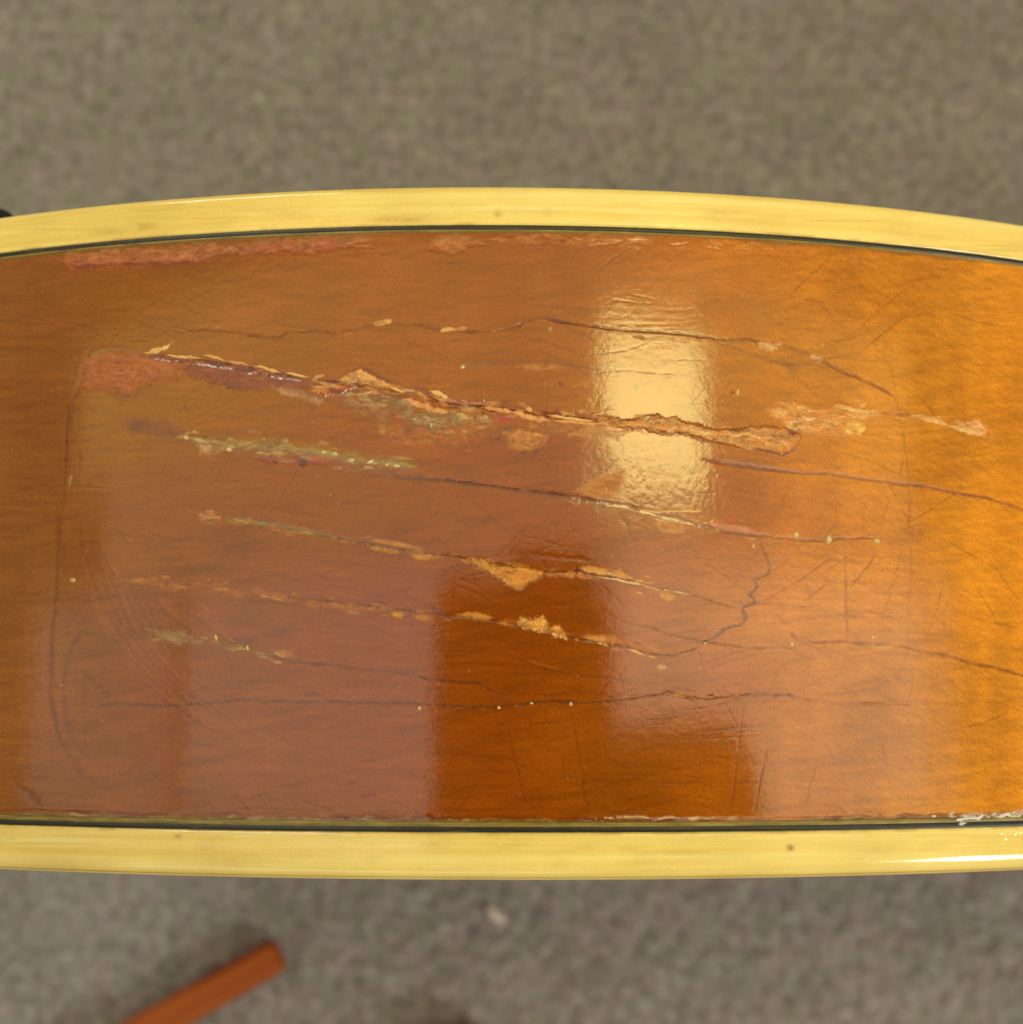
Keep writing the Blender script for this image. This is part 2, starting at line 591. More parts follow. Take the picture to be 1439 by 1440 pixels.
# edge wear under the upper binding
poly([(88, 362), (130, 357), (200, 352), (302, 343), (308, 356), (292, 368), (200, 373), (110, 378), (95, 374)], lin(178, 104, 62), 0.7, 4, 0.02, 0.25, 0.30, 1.4, lin(160, 84, 50), 0.3)
stroke([(92, 366), (108, 376), (150, 372), (220, 370), (285, 367), (306, 358)], 6, lin(126, 46, 40), 0.7, 0.02)
poly([(335, 345), (400, 338), (480, 334), (512, 336), (500, 346), (440, 354), (395, 356), (350, 352)], lin(176, 102, 58), 0.6, 4, 0.02, 0.2, 0.34, 1.4, lin(156, 72, 48))
stroke([(388, 352), (415, 354), (445, 350)], 8, lin(142, 48, 40), 0.6)
poly([(606, 338), (640, 334), (662, 338), (655, 352), (632, 356), (614, 348)], lin(192, 124, 64), 0.6, 4, 0.02, 0.2)
poly([(690, 333), (800, 331), (920, 335), (918, 343), (800, 343), (700, 342)], lin(186, 112, 52), 0.45, 4, 0, 0.1, 0.42)
poly([(1000, 338), (1100, 345), (1250, 362), (1240, 372), (1100, 356), (1005, 347)], lin(206, 126, 44), 0.35, 4, 0, 0.1, 0.4)
# shade of lacquer gathered along the lower purfling, greenish where it has lifted
yb = np.interp(PX, [0, 240, 480, 720, 960, 1200, 1439], [1145, 1149, 1152, 1155, 1158, 1155, 1148])
ed = yb - PY + (fbm(PX / 22, PX * 0 + 0.3, 71, 4) - 0.5) * 7 * (0.35 + 0.65 * sstep(150, 420, PX))
mk = sstep(11, 3, ed)[..., None] * 0.85 * (0.25 + 0.75 * sstep(0.30, 0.5, fbm(PX / 110, PX * 0 + 4.3, 73, 2)))[..., None]
COL = COL * (1 - mk) + lin(104, 32, 6) * mk
mk = sstep(3.0, 0.8, ed)[..., None] * 0.85
COL = COL * (1 - mk) + (lin(120, 96, 36) * (0.7 + 0.6 * fbm(PX / 9, PY / 6, 77, 2))[..., None]) * mk
H += sstep(10, 3, ed) * 0.00005
yt = np.interp(PX, [0, 240, 480, 750, 960, 1200, 1439], [363, 343, 330, 326, 331, 348, 374])
ed2 = PY - yt + (fbm(PX / 30, PX * 0 + 9.3, 75, 3) - 0.5) * 6
mk = sstep(4.5, 1.0, ed2)[..., None] * 0.6
COL = COL * (1 - mk) + lin(120, 82, 26) * mk
poly([(1330, 1148), (1380, 1143), (1445, 1140), (1445, 1152), (1380, 1153), (1340, 1153)], lin(196, 184, 160), 0.8, 2, -0.06, 0.1, 0.45, 1, None, 0.3, 0.05)

# --- upper hairline
U1 = [(245, 462), (320, 466), (375, 474), (395, 473), (400, 468), (440, 465), (480, 469), (520, 458), (545, 456), (590, 457), (612, 463), (640, 465), (690, 467), (725, 461), (758, 446), (786, 452), (818, 457), (865, 462.5), (917, 466), (965, 470), (1000, 475), (1022, 478), (1052, 476), (1075, 484), (1101, 486), (1123, 491.5), (1141, 499), (1157, 508.6), (1173, 517.7), (1199, 528.5), (1224, 539), (1258, 557), (1265, 570)]
stroke(U1, 3.2, BROWN * 0.75, 0.75, 0.05, 0, 0.30, 0.6)
stroke(U1[14:22], 3.0, DARK, 0.7, 0.06, 0, 0, 0.5)
stroke([(1101, 486), (1157, 508), (1199, 528), (1258, 557)], 4.5, PURPL, 0.5, 0.03, 0, 0, 0.6)
stroke([(598, 458), (625, 463)], 8, PURPL, 0.5, 0)
stroke([(1000, 479), (1022, 486), (1054, 497), (1085, 507), (1101, 512), (1144, 513), (1170, 518)], 4, PURPL, 0.6, 0.03, 0, 0, 0.7)
poly([(1100, 511), (1128, 514), (1116, 528)], PURPL, 0.45, 4, 0, 0)
stroke([(1116, 527), (1139, 548), (1157, 559)], 3.5, PURPL, 0.5, 0.02)
stroke([(1003, 529), (1040, 522)], 5, PURPL, 0.35)
for q in ([(530, 456), (548, 452)], [(622, 465), (634, 463)], [(638, 464), (654, 462)]):
    stroke(q, 6, PALE, 0.85, 0.04, 0.5, 0, 0.8, 0.5, 0)
poly([(1066, 482), (1098, 484), (1098, 490), (1080, 495), (1068, 490)], lin(224, 170, 100), 0.7, 2, 0.02, 0.3)
stroke([(1143, 502), (1154, 506)], 6, lin(232, 196, 140), 0.9, 0.02, 0.3, 0, 0.5, 0.5, 0)
# lines between the upper hairline and the main split
stroke([(560, 478), (605, 492), (638, 509)], 2.4, BROWN, 0.6, 0.03)
stroke([(641, 514), (683, 511), (713, 512), (759, 511), (804, 514), (850, 521), (885, 520), (955, 527)], 3, PURPL, 0.6, 0.03, 0, 0.25)
stroke([(641, 515), (690, 513)], 9, GREY, 0.4, -0.02, 0.1, 0.5)
stroke([(720, 515), (800, 517)], 7, TAN, 0.5, 0, 0.2, 0.5)
stroke([(715, 471), (759, 478), (795, 491), (818, 501), (840, 512)], 2.4, BROWN, 0.55, 0.02)
stroke([(614, 519), (596, 541)], 3, PURPL, 0.6, 0.02)
stroke([(800, 546), (830, 535)], 2, TAN, 0.5)
stroke([(960, 580), (1000, 555)], 1.8, TAN, 0.4, -0.01)
for q in ((788, 540, 3, PURP), (895, 544, 4, BROWN), (700, 617, 3.2, PURP), (713, 607, 6, lin(70, 48, 52)), (735, 637, 3.6, PURP), (754, 634, 2.5, PURP), (1030, 552, 3, BROWN), (928, 655, 2.4, BROWN), (775, 463, 3, lin(176, 150, 124))):
    dot(*q)

# --- main split
poly([(121, 507), (135, 500), (155, 496), (195, 497), (206, 503), (232, 506), (262, 516), (254, 530), (216, 534), (198, 545), (178, 556), (150, 549), (120, 547), (111, 545), (117, 528)], lin(172, 98, 52), 0.72, 6, 0.02, 0.4, 0, 1.3, lin(166, 88, 40), 0.12, 0.012)
stroke([(112, 545), (118, 527), (122, 507)], 4, lin(128, 56, 46), 0.7, 0.04)
stroke([(124, 504), (136, 495), (152, 490)], 6, lin(142, 112, 72), 0.7, -0.06, 0.2)
stroke([(152, 491), (176, 489), (200, 495)], 5, lin(128, 96, 70), 0.6, -0.03, 0.2)
poly([(148, 548), (180, 553), (205, 543), (190, 560), (170, 568)], lin(128, 66, 34), 0.5, 5, 0, 0.2)
poly([(250, 510), (300, 512), (345, 521), (400, 532), (444, 542), (430, 548), (390, 543), (345, 547), (310, 540), (270, 530)], lin(142, 72, 44), 0.85, 5, 0.025, 0.4, 0, 1.2, lin(118, 54, 40), 0.3, 0.02)
stroke([(308, 538), (326, 543), (345, 550)], 7, PURP, 0.6, 0.02)
stroke([(340, 528), (380, 535)], 5, lin(170, 84, 50), 0.5)
stroke([(204, 501), (232, 503), (261, 506), (297, 511), (338, 518), (370, 524), (398, 529), (430, 535)], 8, lin(70, 38, 36), 0.92, 0.16, 0.3, 0, 0.7)  # dark stroke paints the shadow beneath the raised lip
poly([(383, 544), (410, 547), (440, 556), (457, 562), (447, 569), (424, 562), (395, 554)], lin(170, 120, 72), 0.85, 2.5, 0.02, 0.4, 0, 1, lin(156, 112, 74))
stroke([(447, 568), (428, 588)], 4, PURPL, 0.6, 0.02)
poly([(436, 533), (470, 539), (502, 543), (482, 552), (456, 556), (444, 550)], lin(138, 56, 10), 0.85, 3, 0.10, 0.4, 0, 1, lin(172, 88, 22), 0.3)
poly([(474, 533), (494, 525), (508, 519), (520, 523), (532, 534), (556, 544), (566, 551), (520, 542)], lin(226, 166, 84), 0.95, 1.6, 0.06, 0.5, 0, 1.2, lin(206, 138, 58), 0.3, 0.04)
stroke([(474, 531), (494, 523), (507, 517), (522, 521), (534, 532), (558, 541), (575, 545)], 3.2, BROWN * 0.7, 0.8, 0.05)
poly([(478, 556), (500, 549), (540, 549), (575, 556), (566, 564), (540, 572), (500, 572), (488, 566)], lin(146, 92, 48), 0.6, 6, 0, 0.5, 0.36, 1, GREY, 0.4, 0.03)
poly([(560, 562), (600, 576), (640, 582), (660, 590), (640, 600), (622, 608), (600, 605), (572, 592), (556, 578)], lin(166, 142, 84), 0.75, 4, -0.05, 0.35, 0.38, 1.3, lin(124, 96, 62), 0.45, 0.07)
poly([(636, 582), (690, 584), (684, 592), (650, 596)], lin(188, 158, 98), 0.6, 3, -0.03, 0.3, 0.35)
poly([(535, 580), (545, 582), (540, 612), (533, 608)], lin(172, 124, 46), 0.6, 3)
poly([(486, 566), (540, 570), (560, 578), (540, 584), (500, 582)], lin(150, 112, 72), 0.5, 5, 0, 0.4, 0.45, 1, None, 0.4, 0.04)
poly([(545, 598), (600, 606), (660, 598), (690, 602), (672, 618), (620, 625), (560, 628), (545, 614)], lin(186, 116, 48), 0.6, 5, 0.01, 0.35, 0.42, 1.2, lin(160, 90, 36), 0.35, 0.03)
poly([(712, 606), (745, 604), (772, 612), (760, 630), (738, 634), (716, 628)], lin(198, 134, 62), 0.55, 5, 0.01, 0.3, 0.3, 1, None, 0.3, 0.02)
SPL = [(438, 535), (470, 538), (493, 539), (533, 545), (564, 550), (590, 552), (603, 559), (632, 567), (661, 571), (701, 573), (731, 579), (760, 583), (800, 587), (842, 589), (885, 594)]
stroke(SPL[:6], 4, lin(70, 30, 14), 0.85, 0.12, 0.2, 0, 0.7)
stroke(SPL[5:], 10, lin(140, 58, 22), 0.85, 0.12, 0.4, 0, 0.9)
stroke(SPL[5:], 3.6, lin(70, 28, 14), 0.85, 0.10, 0.2, 0.2, 0.9, step=0.10)
stroke([(575, 546), (598, 549), (604, 560), (632, 566)], 6, lin(110, 44, 10), 0.8, 0.06)
stroke([(690, 587), (712, 590), (735, 592)], 8, lin(166, 48, 50), 0.75, 0.03, 0.2)
poly([(735, 590), (800, 594), (880, 604), (870, 615), (800, 612), (750, 604)], lin(176, 104, 40), 0.5, 5, 0, 0.35, 0.35)
# ridge of torn maple across the lamp's reflection
RIDGE_U = [(842, 585), (885, 591), (915, 585), (930, 585), (935, 590), (952, 586), (960, 593), (980, 596), (1000, 603), (1035, 605), (1060, 601), (1080, 599), (1104, 603)]
RIDGE_L = [(842, 596), (880, 600), (905, 600), (922, 607), (942, 609), (965, 609), (985, 617), (1005, 621), (1050, 631), (1075, 634), (1101, 641), (1116, 632), (1128, 613)]
poly(RIDGE_U + RIDGE_L[::-1], lin(206, 142, 66), 0.92, 2, -0.10, 0.65, 0, 1, lin(184, 114, 46), 0.28, 0.05)
stroke(RIDGE_U, 4.2, lin(120, 66, 18), 0.8, 0.06, 0.3, 0, 1.3)
stroke(RIDGE_L[1:9], 4.6, lin(104, 48, 10), 0.85, 0.14, 0.2, 0, 0.9)
stroke(RIDGE_L[8:], 3.6, PURP, 0.8, 0.08, 0.2, 0, 0.9)
poly([(1082, 574), (1098, 568), (1122, 566), (1150, 573), (1178, 569), (1236, 577), (1246, 583), (1228, 590), (1212, 606), (1196, 613), (1150, 612), (1128, 608), (1108, 598), (1090, 586)], lin(218, 150, 66), 0.62, 3.5, -0.03, 0.5, 0, 1.2, lin(206, 128, 48), 0.25, 0.05)
stroke([(1172, 570), (1200, 576), (1234, 580)], 5.5, lin(236, 194, 124), 0.85, -0.05, 0.5)
poly([(1183, 599), (1205, 589), (1223, 595), (1210, 613), (1195, 611)], lin(230, 176, 78), 0.8, 1.5, -0.04, 0.4)
stroke([(1223, 596), (1215, 606), (1208, 614)], 3, lin(184, 96, 10), 0.7, 0.04)
stroke([(1221, 601), (1235, 597), (1252, 599), (1276, 594), (1288, 588)], 5, lin(188, 100, 16), 0.6, 0.03)
stroke([(1103, 601), (1108, 606), (1115, 603), (1122, 590), (1125, 577)], 3, DARK, 0.75, 0.06)
stroke([(1104, 612), (1120, 608), (1127, 612)], 6, PURP, 0.6, 0.05)
stroke([(1130, 600), (1150, 597), (1165, 599)], 2.5, BROWN, 0.5, 0.03)
stroke([(1092, 572), (1098, 580), (1112, 583)], 5, lin(232, 190, 118), 0.7, -0.04)
stroke([(1236, 578), (1262, 582), (1290, 586)], 3.6, lin(150, 84, 30), 0.7, 0.04)
stroke([(1288, 586), (1324, 594), (1343, 601), (1361, 605), (1386, 614)], 6.5, lin(232, 186, 112), 0.85, -0.03, 0.5, 0.25)
poly([(1348, 589), (1376, 592), (1391, 602), (1386, 612), (1368, 608), (1350, 600)], lin(220, 164, 104), 0.8, 2, -0.02, 0.5, 0.3)
stroke([(1292, 583), (1330, 588), (1352, 588), (1380, 592)], 2.2, lin(176, 100, 30), 0.6, 0.03)
stroke([(1389, 598), (1392, 604), (1388, 612)], 2.6, lin(190, 116, 80), 0.7)

# --- second split
stroke([(165, 595), (205, 602), (262, 610)], 20, lin(104, 50, 42), 0.75, 0.03, 0.15, 0, 1.5, 0.9)
stroke([(196, 603), (220, 602)], 7, lin(128, 66, 44), 0.6)
GL = [(256, 614), (290, 620), (330, 625), (390, 628), (440, 634), (490, 644), (540, 650), (592, 657)]
stroke(GL, 17, lin(140, 108, 56), 0.7, -0.05, 0.2, 0.36, 1.6)
stroke(GL, 6, lin(166, 140, 64), 0.7, -0.05, 0.1, 0.40, 1.6)
poly([(276, 624), (300, 620), (318, 630), (306, 641), (282, 640)], lin(182, 130, 78), 0.7, 3, 0.02, 0.4, 0.35)
stroke([(345, 607), (360, 606), (370, 612)], 6, lin(146, 108, 66), 0.5)
stroke([(355, 646), (400, 648), (430, 650), (470, 654)], 9, lin(140, 48, 30), 0.75, 0.05, 0.2, 0.2)
stroke([(430, 643), (470, 648)], 5, lin(176, 80, 28), 0.7)
dot(427, 651, 6, lin(58, 34, 40))
stroke([(470, 658), (520, 662), (560, 668)], 5, lin(146, 108, 74), 0.4, 0, 0, 0.4)
B2 = [(500, 660), (560, 671), (632, 677), (686, 684), (740, 691), (786, 697), (842, 705), (880, 711), (930, 725), (970, 734), (997, 743), (1036, 750), (1075, 754), (1118, 759), (1157, 761), (1187, 757), (1229, 757), (1240, 760)]
stroke(B2[:7], 10, lin(88, 54, 44), 0.6, 0.03, 0.1, 0.2, 1.2, 0.9)
stroke(B2[1:], 3.4, lin(70, 38, 26), 0.75, 0.08, 0, 0.15, 0.7)
dot(848, 710, 7, lin(96, 66, 54), 0.7)
stroke([(592, 657), (660, 668), (720, 668), (780, 676), (817, 674), (850, 659), (867, 645), (877, 632), (872, 622), (855, 615), (810, 610)], 4, lin(122, 76, 46), 0.45, 0.02, 0, 0.2)
poly([(812, 690), (850, 668), (878, 662), (872, 690), (858, 702)], lin(196, 130, 54), 0.45, 5)
stroke([(985, 738), (1015, 738), (1045, 744), (1078, 751)], 8, lin(206, 122, 84), 0.65, -0.04, 0.3, 0.3)
stroke([(996, 744), (1024, 748)], 4, lin(146, 50, 46), 0.7)
dot(1031, 732, 3.2, lin(190, 44, 54))
stroke([(1187, 757), (1229, 757)], 3.6, lin(158, 68, 4), 0.8, 0.06)
poly([(925, 735), (955, 736), (960, 746), (935, 748)], lin(202, 136, 60), 0.4, 5)
B3 = [(990, 646), (1012, 650), (1032, 653), (1072, 658.6), (1126, 666), (1163, 666), (1199, 672), (1234, 676), (1270, 681.5), (1295.6, 682.5), (1342.6, 693), (1388, 700.5), (1445, 719)]
stroke(B3[:5], 6, lin(96, 68, 56), 0.6, 0.04, 0, 0.2)
stroke(B3, 3.4, lin(84, 50, 40), 0.85, 0.08, 0, 0, 0.6, taper=0)
stroke(B3, 8, lin(168, 92, 50), 0.35, 0.02)
stroke([(1101, 644), (1163, 649), (1185, 658), (1199, 669)], 5, lin(160, 88, 52), 0.45, 0.02)
stroke([(1272, 640), (1264, 676)], 2.4, PURPL, 0.5, 0.02)
stroke([(1353, 668), (1352, 694)], 2.6, PURPL, 0.4, 0.02)
stroke([(1210, 650), (1214, 668)], 2.2, PURPL, 0.35, 0.02)

# --- third split
poly([(280, 720), (300, 717), (312, 728), (302, 736), (286, 734)], lin(180, 112, 58), 0.7, 3, 0.02, 0.3)
stroke([(258, 714), (280, 720)], 4, lin(150, 96, 50), 0.5)
stroke([(308, 729), (345, 733), (380, 738), (420, 746), (460, 755), (516, 763)], 6, lin(116, 94, 44), 0.75, 0.03, 0.2, 0.25)
stroke([(312, 727), (360, 734), (420, 741), (460, 752)], 4, lin(158, 128, 62), 0.55, -0.03, 0.2, 0.4)
stroke([(440, 752), (516, 764), (573, 775), (627, 781), (660, 787), (707, 794), (742, 800), (769, 804.4), (811, 804.4), (851, 811), (896, 819), (929, 828), (960, 831), (997, 843), (1024, 852), (1044, 855)], 2.6, lin(72, 34, 10), 0.85, 0.08, 0, 0.1, 0.7)
stroke([(513, 758), (545, 763), (573, 768), (602, 774)], 6, OCHRE, 0.85, 0.03, 0.4, 0.15, 1)
stroke([(518, 770), (540, 773), (566, 778)], 7, OCHRE, 0.8, 0.03, 0.4, 0.2, 1)
stroke([(575, 781), (595, 784), (614, 785)], 8, OCHRE, 0.85, 0.03, 0.4, 0.1, 1)
poly([(656, 786), (684, 790), (704, 795), (740, 799), (766, 804), (752, 815), (734, 826), (720, 826), (700, 811), (680, 801)], lin(202, 138, 48), 0.9, 2.5, 0.05, 0.4, 0, 1.2, lin(186, 116, 34), 0.25, 0.02)
poly([(762, 806), (811, 806), (850, 814), (812, 811), (780, 812)], lin(190, 104, 20), 0.6, 3)
stroke([(706, 791), (745, 797)], 4, lin(206, 138, 62), 0.6)
stroke([(812, 797), (840, 801), (870, 807), (894, 813)], 10, lin(206, 134, 48), 0.85, 0.03, 0.4, 0.1)
stroke([(925, 834), (938, 838), (952, 840)], 9, OCHRE, 0.6, 0.02, 0.3, 0.3)
stroke([(811, 797), (810, 812)], 3, lin(60, 26, 8), 0.7, 0.04, taper=0)
stroke([(769, 801), (767, 808)], 3, lin(60, 26, 8), 0.7, 0.04, taper=0)
stroke([(715, 773), (735, 770)], 3, BROWN, 0.5)
stroke([(750, 780), (780, 783), (810, 785), (838, 789)], 7, lin(128, 48, 8), 0.6, 0.02, 0, 0.2)
# --- fourth split
D4 = [(167, 814), (207, 817), (244, 827), (293, 824), (331, 834), (371, 833), (415, 845), (444, 848), (498, 855), (530, 853)]
stroke(D4, 8, lin(168, 98, 36), 0.75, 0.01, 0.25, 0.45, 1.4)
stroke([(400, 840), (458, 846), (538, 853), (582, 860), (627, 865), (653, 868), (696, 873), (740, 882), (782, 889), (804, 897), (840, 903), (880, 910), (907, 918), (929, 922), (945, 922), (974, 915), (988, 905)], 2.6, lin(72, 34, 8), 0.8, 0.07, 0, 0.12, 0.8)
stroke([(549, 862), (568, 866)], 9, lin(200, 132, 40), 0.9, 0.03, 0.4, 0.1)
stroke([(582, 866), (607, 871)], 9, lin(202, 134, 38), 0.9, 0.03, 0.4, 0.1)
stroke([(636, 864), (665, 865), (697, 870)], 8, lin(200, 132, 32), 0.9, 0.03, 0.4, 0.12, 1.3)
stroke([(704, 874), (728, 876)], 9, lin(180, 92, 16), 0.7, 0.02, 0.3, 0.3)
poly([(724, 872), (734, 866), (750, 869), (764, 868), (770, 880), (760, 886), (738, 882)], lin(208, 146, 62), 0.92, 2, 0.04, 0.45, 0, 1.4, None, 0.25)
poly([(775, 882), (784, 879), (798, 890), (800, 898), (782, 894)], lin(206, 134, 50), 0.85, 2, 0.04, 0.4)
stroke([(816, 894), (845, 898), (880, 902)], 10, lin(206, 130, 46), 0.85, 0.03, 0.4, 0.15)
stroke([(880, 905), (905, 908), (935, 914)], 10, lin(196, 118, 48), 0.5, 0, 0.3, 0.3)
stroke([(922, 938), (938, 939)], 5, lin(206, 168, 92), 0.7, 0, 0, 0.35)
JAG = [(988, 905), (1005, 896), (1020, 884), (1030, 880), (1040, 879), (1047, 873), (1050, 866), (1044, 858), (1045, 853), (1054, 850), (1062, 848), (1060, 840), (1054, 835), (1061, 830), (1065, 824), (1061, 814), (1070, 811), (1081, 806), (1083, 795), (1079, 783), (1074, 772), (1071, 762)]
stroke(JAG, 3.6, lin(84, 60, 58), 0.85, 0.05, 0, 0, 0.5, taper=0)
stroke([(1071, 766), (1060, 782), (1050, 796), (1030, 815)], 2.4, PURPL, 0.45, 0.02)
# --- fifth line to the right edge
E5 = [(862, 871), (918, 883), (943, 892), (993, 903), (1026, 907), (1057, 910.6), (1094, 911.6), (1118, 910.6), (1131, 923)]
stroke(E5, 3, lin(92, 48, 24), 0.75, 0.05, 0, 0.1, 0.7)
stroke([(988, 905), (975, 915), (970, 920)], 3, PURP, 0.6, 0.03)
stroke([(1114, 891), (1122, 900), (1133, 903), (1187, 902), (1211, 904.6), (1253, 907), (1275, 910), (1298, 917), (1331, 921), (1371, 934), (1394, 938), (1445, 952)], 3.4, lin(116, 60, 34), 0.85, 0.06, 0, 0, 0.7, taper=0)
stroke([(1211, 906), (1240, 909), (1262, 911)], 5, lin(214, 156, 84), 0.55, -0.02, 0, 0.4)
stroke([(1070, 913), (1112, 913)], 4, lin(210, 146, 84), 0.6, 0, 0, 0.35)
# --- sixth: glue on the left and its fine line
stroke([(213, 891), (240, 895), (268, 899), (292, 905)], 15, lin(142, 116, 70), 0.75, -0.04, 0.2, 0.32, 1.4)
stroke([(292, 905), (330, 910), (352, 914)], 9, lin(136, 102, 54), 0.65, -0.03, 0.2, 0.38, 1.3)
stroke([(383, 917), (398, 918), (416, 922)], 10, lin(188, 118, 56), 0.85, 0.02, 0.3, 0.1)
stroke([(350, 916), (380, 921), (410, 931), (455, 934), (500, 939), (560, 946), (620, 957), (653, 960), (673, 960), (689, 969), (700, 976), (720, 976)], 2.8, lin(84, 44, 26), 0.75, 0.05, 0, 0.1, 0.7)
stroke([(165, 905), (200, 897), (215, 893)], 4, lin(116, 84, 56), 0.5)
stroke([(713, 920), (740, 931), (773, 942), (804, 948), (862, 953), (884, 961), (930, 965)], 3, lin(104, 52, 14), 0.6, 0.03, 0, 0.15)
stroke([(735, 926), (773, 939), (804, 945)], 2.5, lin(184, 100, 26), 0.5)  # lighter stroke paints the highlights beside this line
# --- seventh line, low
G7 = [(122, 992), (128, 995), (160, 990), (250, 993), (330, 985), (360, 984), (420, 987), (471, 987), (538, 989), (600, 990), (640, 993), (684, 995.6), (729, 991), (751, 988), (778, 985.6), (824, 989), (862, 986.7), (907, 981), (947, 976), (965, 980), (993, 985), (1027, 980), (1077, 976), (1110, 978), (1133, 984), (1147, 988)]
stroke(G7, 3.2, lin(78, 44, 26), 0.75, 0.05, 0, 0.2, 0.8)
stroke(G7[1:8], 7, lin(104, 76, 48), 0.35, 0, 0, 0.4, 1.3)
stroke([(420, 976), (440, 976), (455, 977)], 4, lin(84, 40, 36), 0.7, 0.03)
stroke([(770, 984), (790, 987), (812, 988)], 6, lin(84, 36, 16), 0.6, 0.04)
stroke([(945, 975), (965, 978)], 5, lin(196, 126, 40), 0.7)
stroke([(1133, 979), (1193, 975), (1227, 968), (1260, 953), (1277, 927)], 3, lin(140, 76, 40), 0.7, 0.04)
stroke([(1157, 992), (1193, 988), (1243, 991), (1293, 993)], 5, lin(142, 70, 16), 0.7, 0.08)
# --- crazing across the grain
for q, w, a in (([(707, 1013), (717, 1040), (728, 1080), (740, 1133)], 2.6, 0.6), ([(803, 992), (810, 1037), (817, 1080), (828, 1148)], 2.8, 0.7),
                ([(1047, 980), (1038, 1053), (1028, 1150)], 2.4, 0.55), ([(1082, 1043), (1070, 1090), (1060, 1150)], 2.6, 0.5),
                ([(1153, 1063), (1140, 1105), (1130, 1150)], 2.4, 0.5), ([(1187, 763), (1190, 790), (1190, 840), (1192, 902)], 3, 0.6),
                ([(1238, 766), (1222, 795), (1193, 828)], 2.8, 0.55), ([(1272, 763), (1262, 800), (1250, 840), (1238, 880)], 2.4, 0.35),
                ([(1177, 690), (1177, 750)], 2.4, 0.4), ([(1215, 715), (1215, 752)], 2.4, 0.4), ([(1280, 700), (1278, 760)], 2.6, 0.4),
                ([(1253, 700), (1236, 745)], 2.2, 0.35), ([(1173, 780), (1127, 813), (1070, 847)], 2.6, 0.4), ([(1167, 817), (1123, 850)], 2.6, 0.4),
                ([(1200, 775), (1160, 805)], 2.4, 0.35), ([(1108, 690), (1092, 725)], 3, 0.4), ([(1017, 960), (1018, 980)], 2.4, 0.4),
                ([(1310, 690), (1307, 730)], 2.2, 0.3), ([(1330, 760), (1400, 800), (1439, 850)], 2.6, 0.35), ([(1160, 1040), (1190, 1103)], 5, 0.25),
                ([(680, 1005), (720, 995)], 2.4, 0.3), ([(490, 1075), (530, 1068), (620, 1035)], 2.4, 0.4), ([(655, 1060), (720, 1095)], 2.6, 0.3)):
    stroke(q, w, lin(100, 52, 26), a * 0.95, 0.03, 0, 0.15, 0.5)
for q in ([(500, 1122), (515, 1120)], [(508, 1122), (528, 1117), (529, 1124)], [(540, 1108), (552, 1104)], [(484, 1104), (508, 1098)]):
    stroke(q, 3.2, lin(104, 40, 22), 0.6, 0.02)
# --- old scratches and the outline of a lifted patch on the left
for q, w, a in (([(112, 546), (103, 560), (97, 575), (94, 600), (93, 650), (95, 680)], 3.2, 0.65), ([(82, 700), (82, 760), (81, 833), (74, 878), (72, 944), (71, 978), (78, 1012), (86, 1050)], 5, 0.45),
                ([(113, 725), (115, 760), (114, 789)], 4, 0.4), ([(90, 760), (91, 820)], 5, 0.35), ([(150, 893), (112, 888), (104, 905), (93, 931), (89, 965), (92, 1010), (104, 1045), (130, 1075)], 4.5, 0.42),
                ([(113, 942), (135, 962), (158, 982)], 5, 0.5), ([(162, 740), (174, 755), (184, 768)], 5, 0.5), ([(213, 833), (222, 850), (236, 866), (262, 885), (290, 905)], 5, 0.4),
                ([(228, 832), (262, 860), (300, 888), (330, 905)], 4, 0.3), ([(170, 818), (184, 846), (204, 886)], 3.5, 0.3), ([(196, 952), (240, 990), (270, 1012), (322, 1038)], 4, 0.3),
                ([(155, 1062), (229, 1064)], 4, 0.35), ([(10, 1095), (40, 1115), (62, 1140)], 9, 0.35), ([(0, 1060), (60, 1064)], 4, 0.25)):
    stroke(q, w * 1.15, lin(90, 48, 34), a * 1.1, 0.02, 0, 0.15, 0.9, 0.9)
for q in ([(138, 753), (153, 789), (171, 815), (184, 842), (202, 887)], [(172, 745), (190, 770), (206, 792)], [(220, 834), (236, 854), (258, 872)], [(120, 815), (140, 868), (160, 900)],
          [(167, 913), (193, 947), (233, 978), (282, 1011)], [(262, 1000), (300, 1024)], [(98, 1040), (120, 1072), (150, 1100)], [(270, 840), (300, 865)]):
    stroke(q, 6, lin(160, 86, 30), 0.4, -0.008, 0, 0.25, 0.9, 0.95)
dot(102, 816, 4, lin(190, 116, 40), 0.7)
poly([(95, 668), (101, 668), (100, 682), (95, 680)], lin(156, 130, 70), 0.6, 2)
# torn fibres strewn along the splits
def debris(path, n, spread, palette, l0, l1, w0, w1, a0=0.4, a1=0.85):
    path = np.array(path, float)
    d = np.concatenate([[0], np.cumsum(np.hypot(*np.diff(path, axis=0).T))])
    for _ in range(n):
        t = rng.uniform(0, d[-1])
        cx, cy = np.interp(t, d, path[:, 0]), np.interp(t, d, path[:, 1])
        k = min(np.searchsorted(d, t, side='right'), len(path) - 1)
        dx, dy = path[k] - path[k - 1]
        an = math.atan2(dy, dx) + rng.normal(0, 0.16)
        L = rng.uniform(l0, l1)
        cy += rng.normal(0, spread)
        c_, s_ = math.cos(an) * L / 2, math.sin(an) * L / 2
        stroke([(cx - c_, cy - s_), (cx, cy + rng.normal(0, 1.0)), (cx + c_, cy + s_)], rng.uniform(w0, w1), palette[rng.integers(len(palette))] * rng.uniform(0.8, 1.15),
               rng.uniform(a0, a1), rng.uniform(-0.06, 0.10), 0.35, 0.15, 1.2)


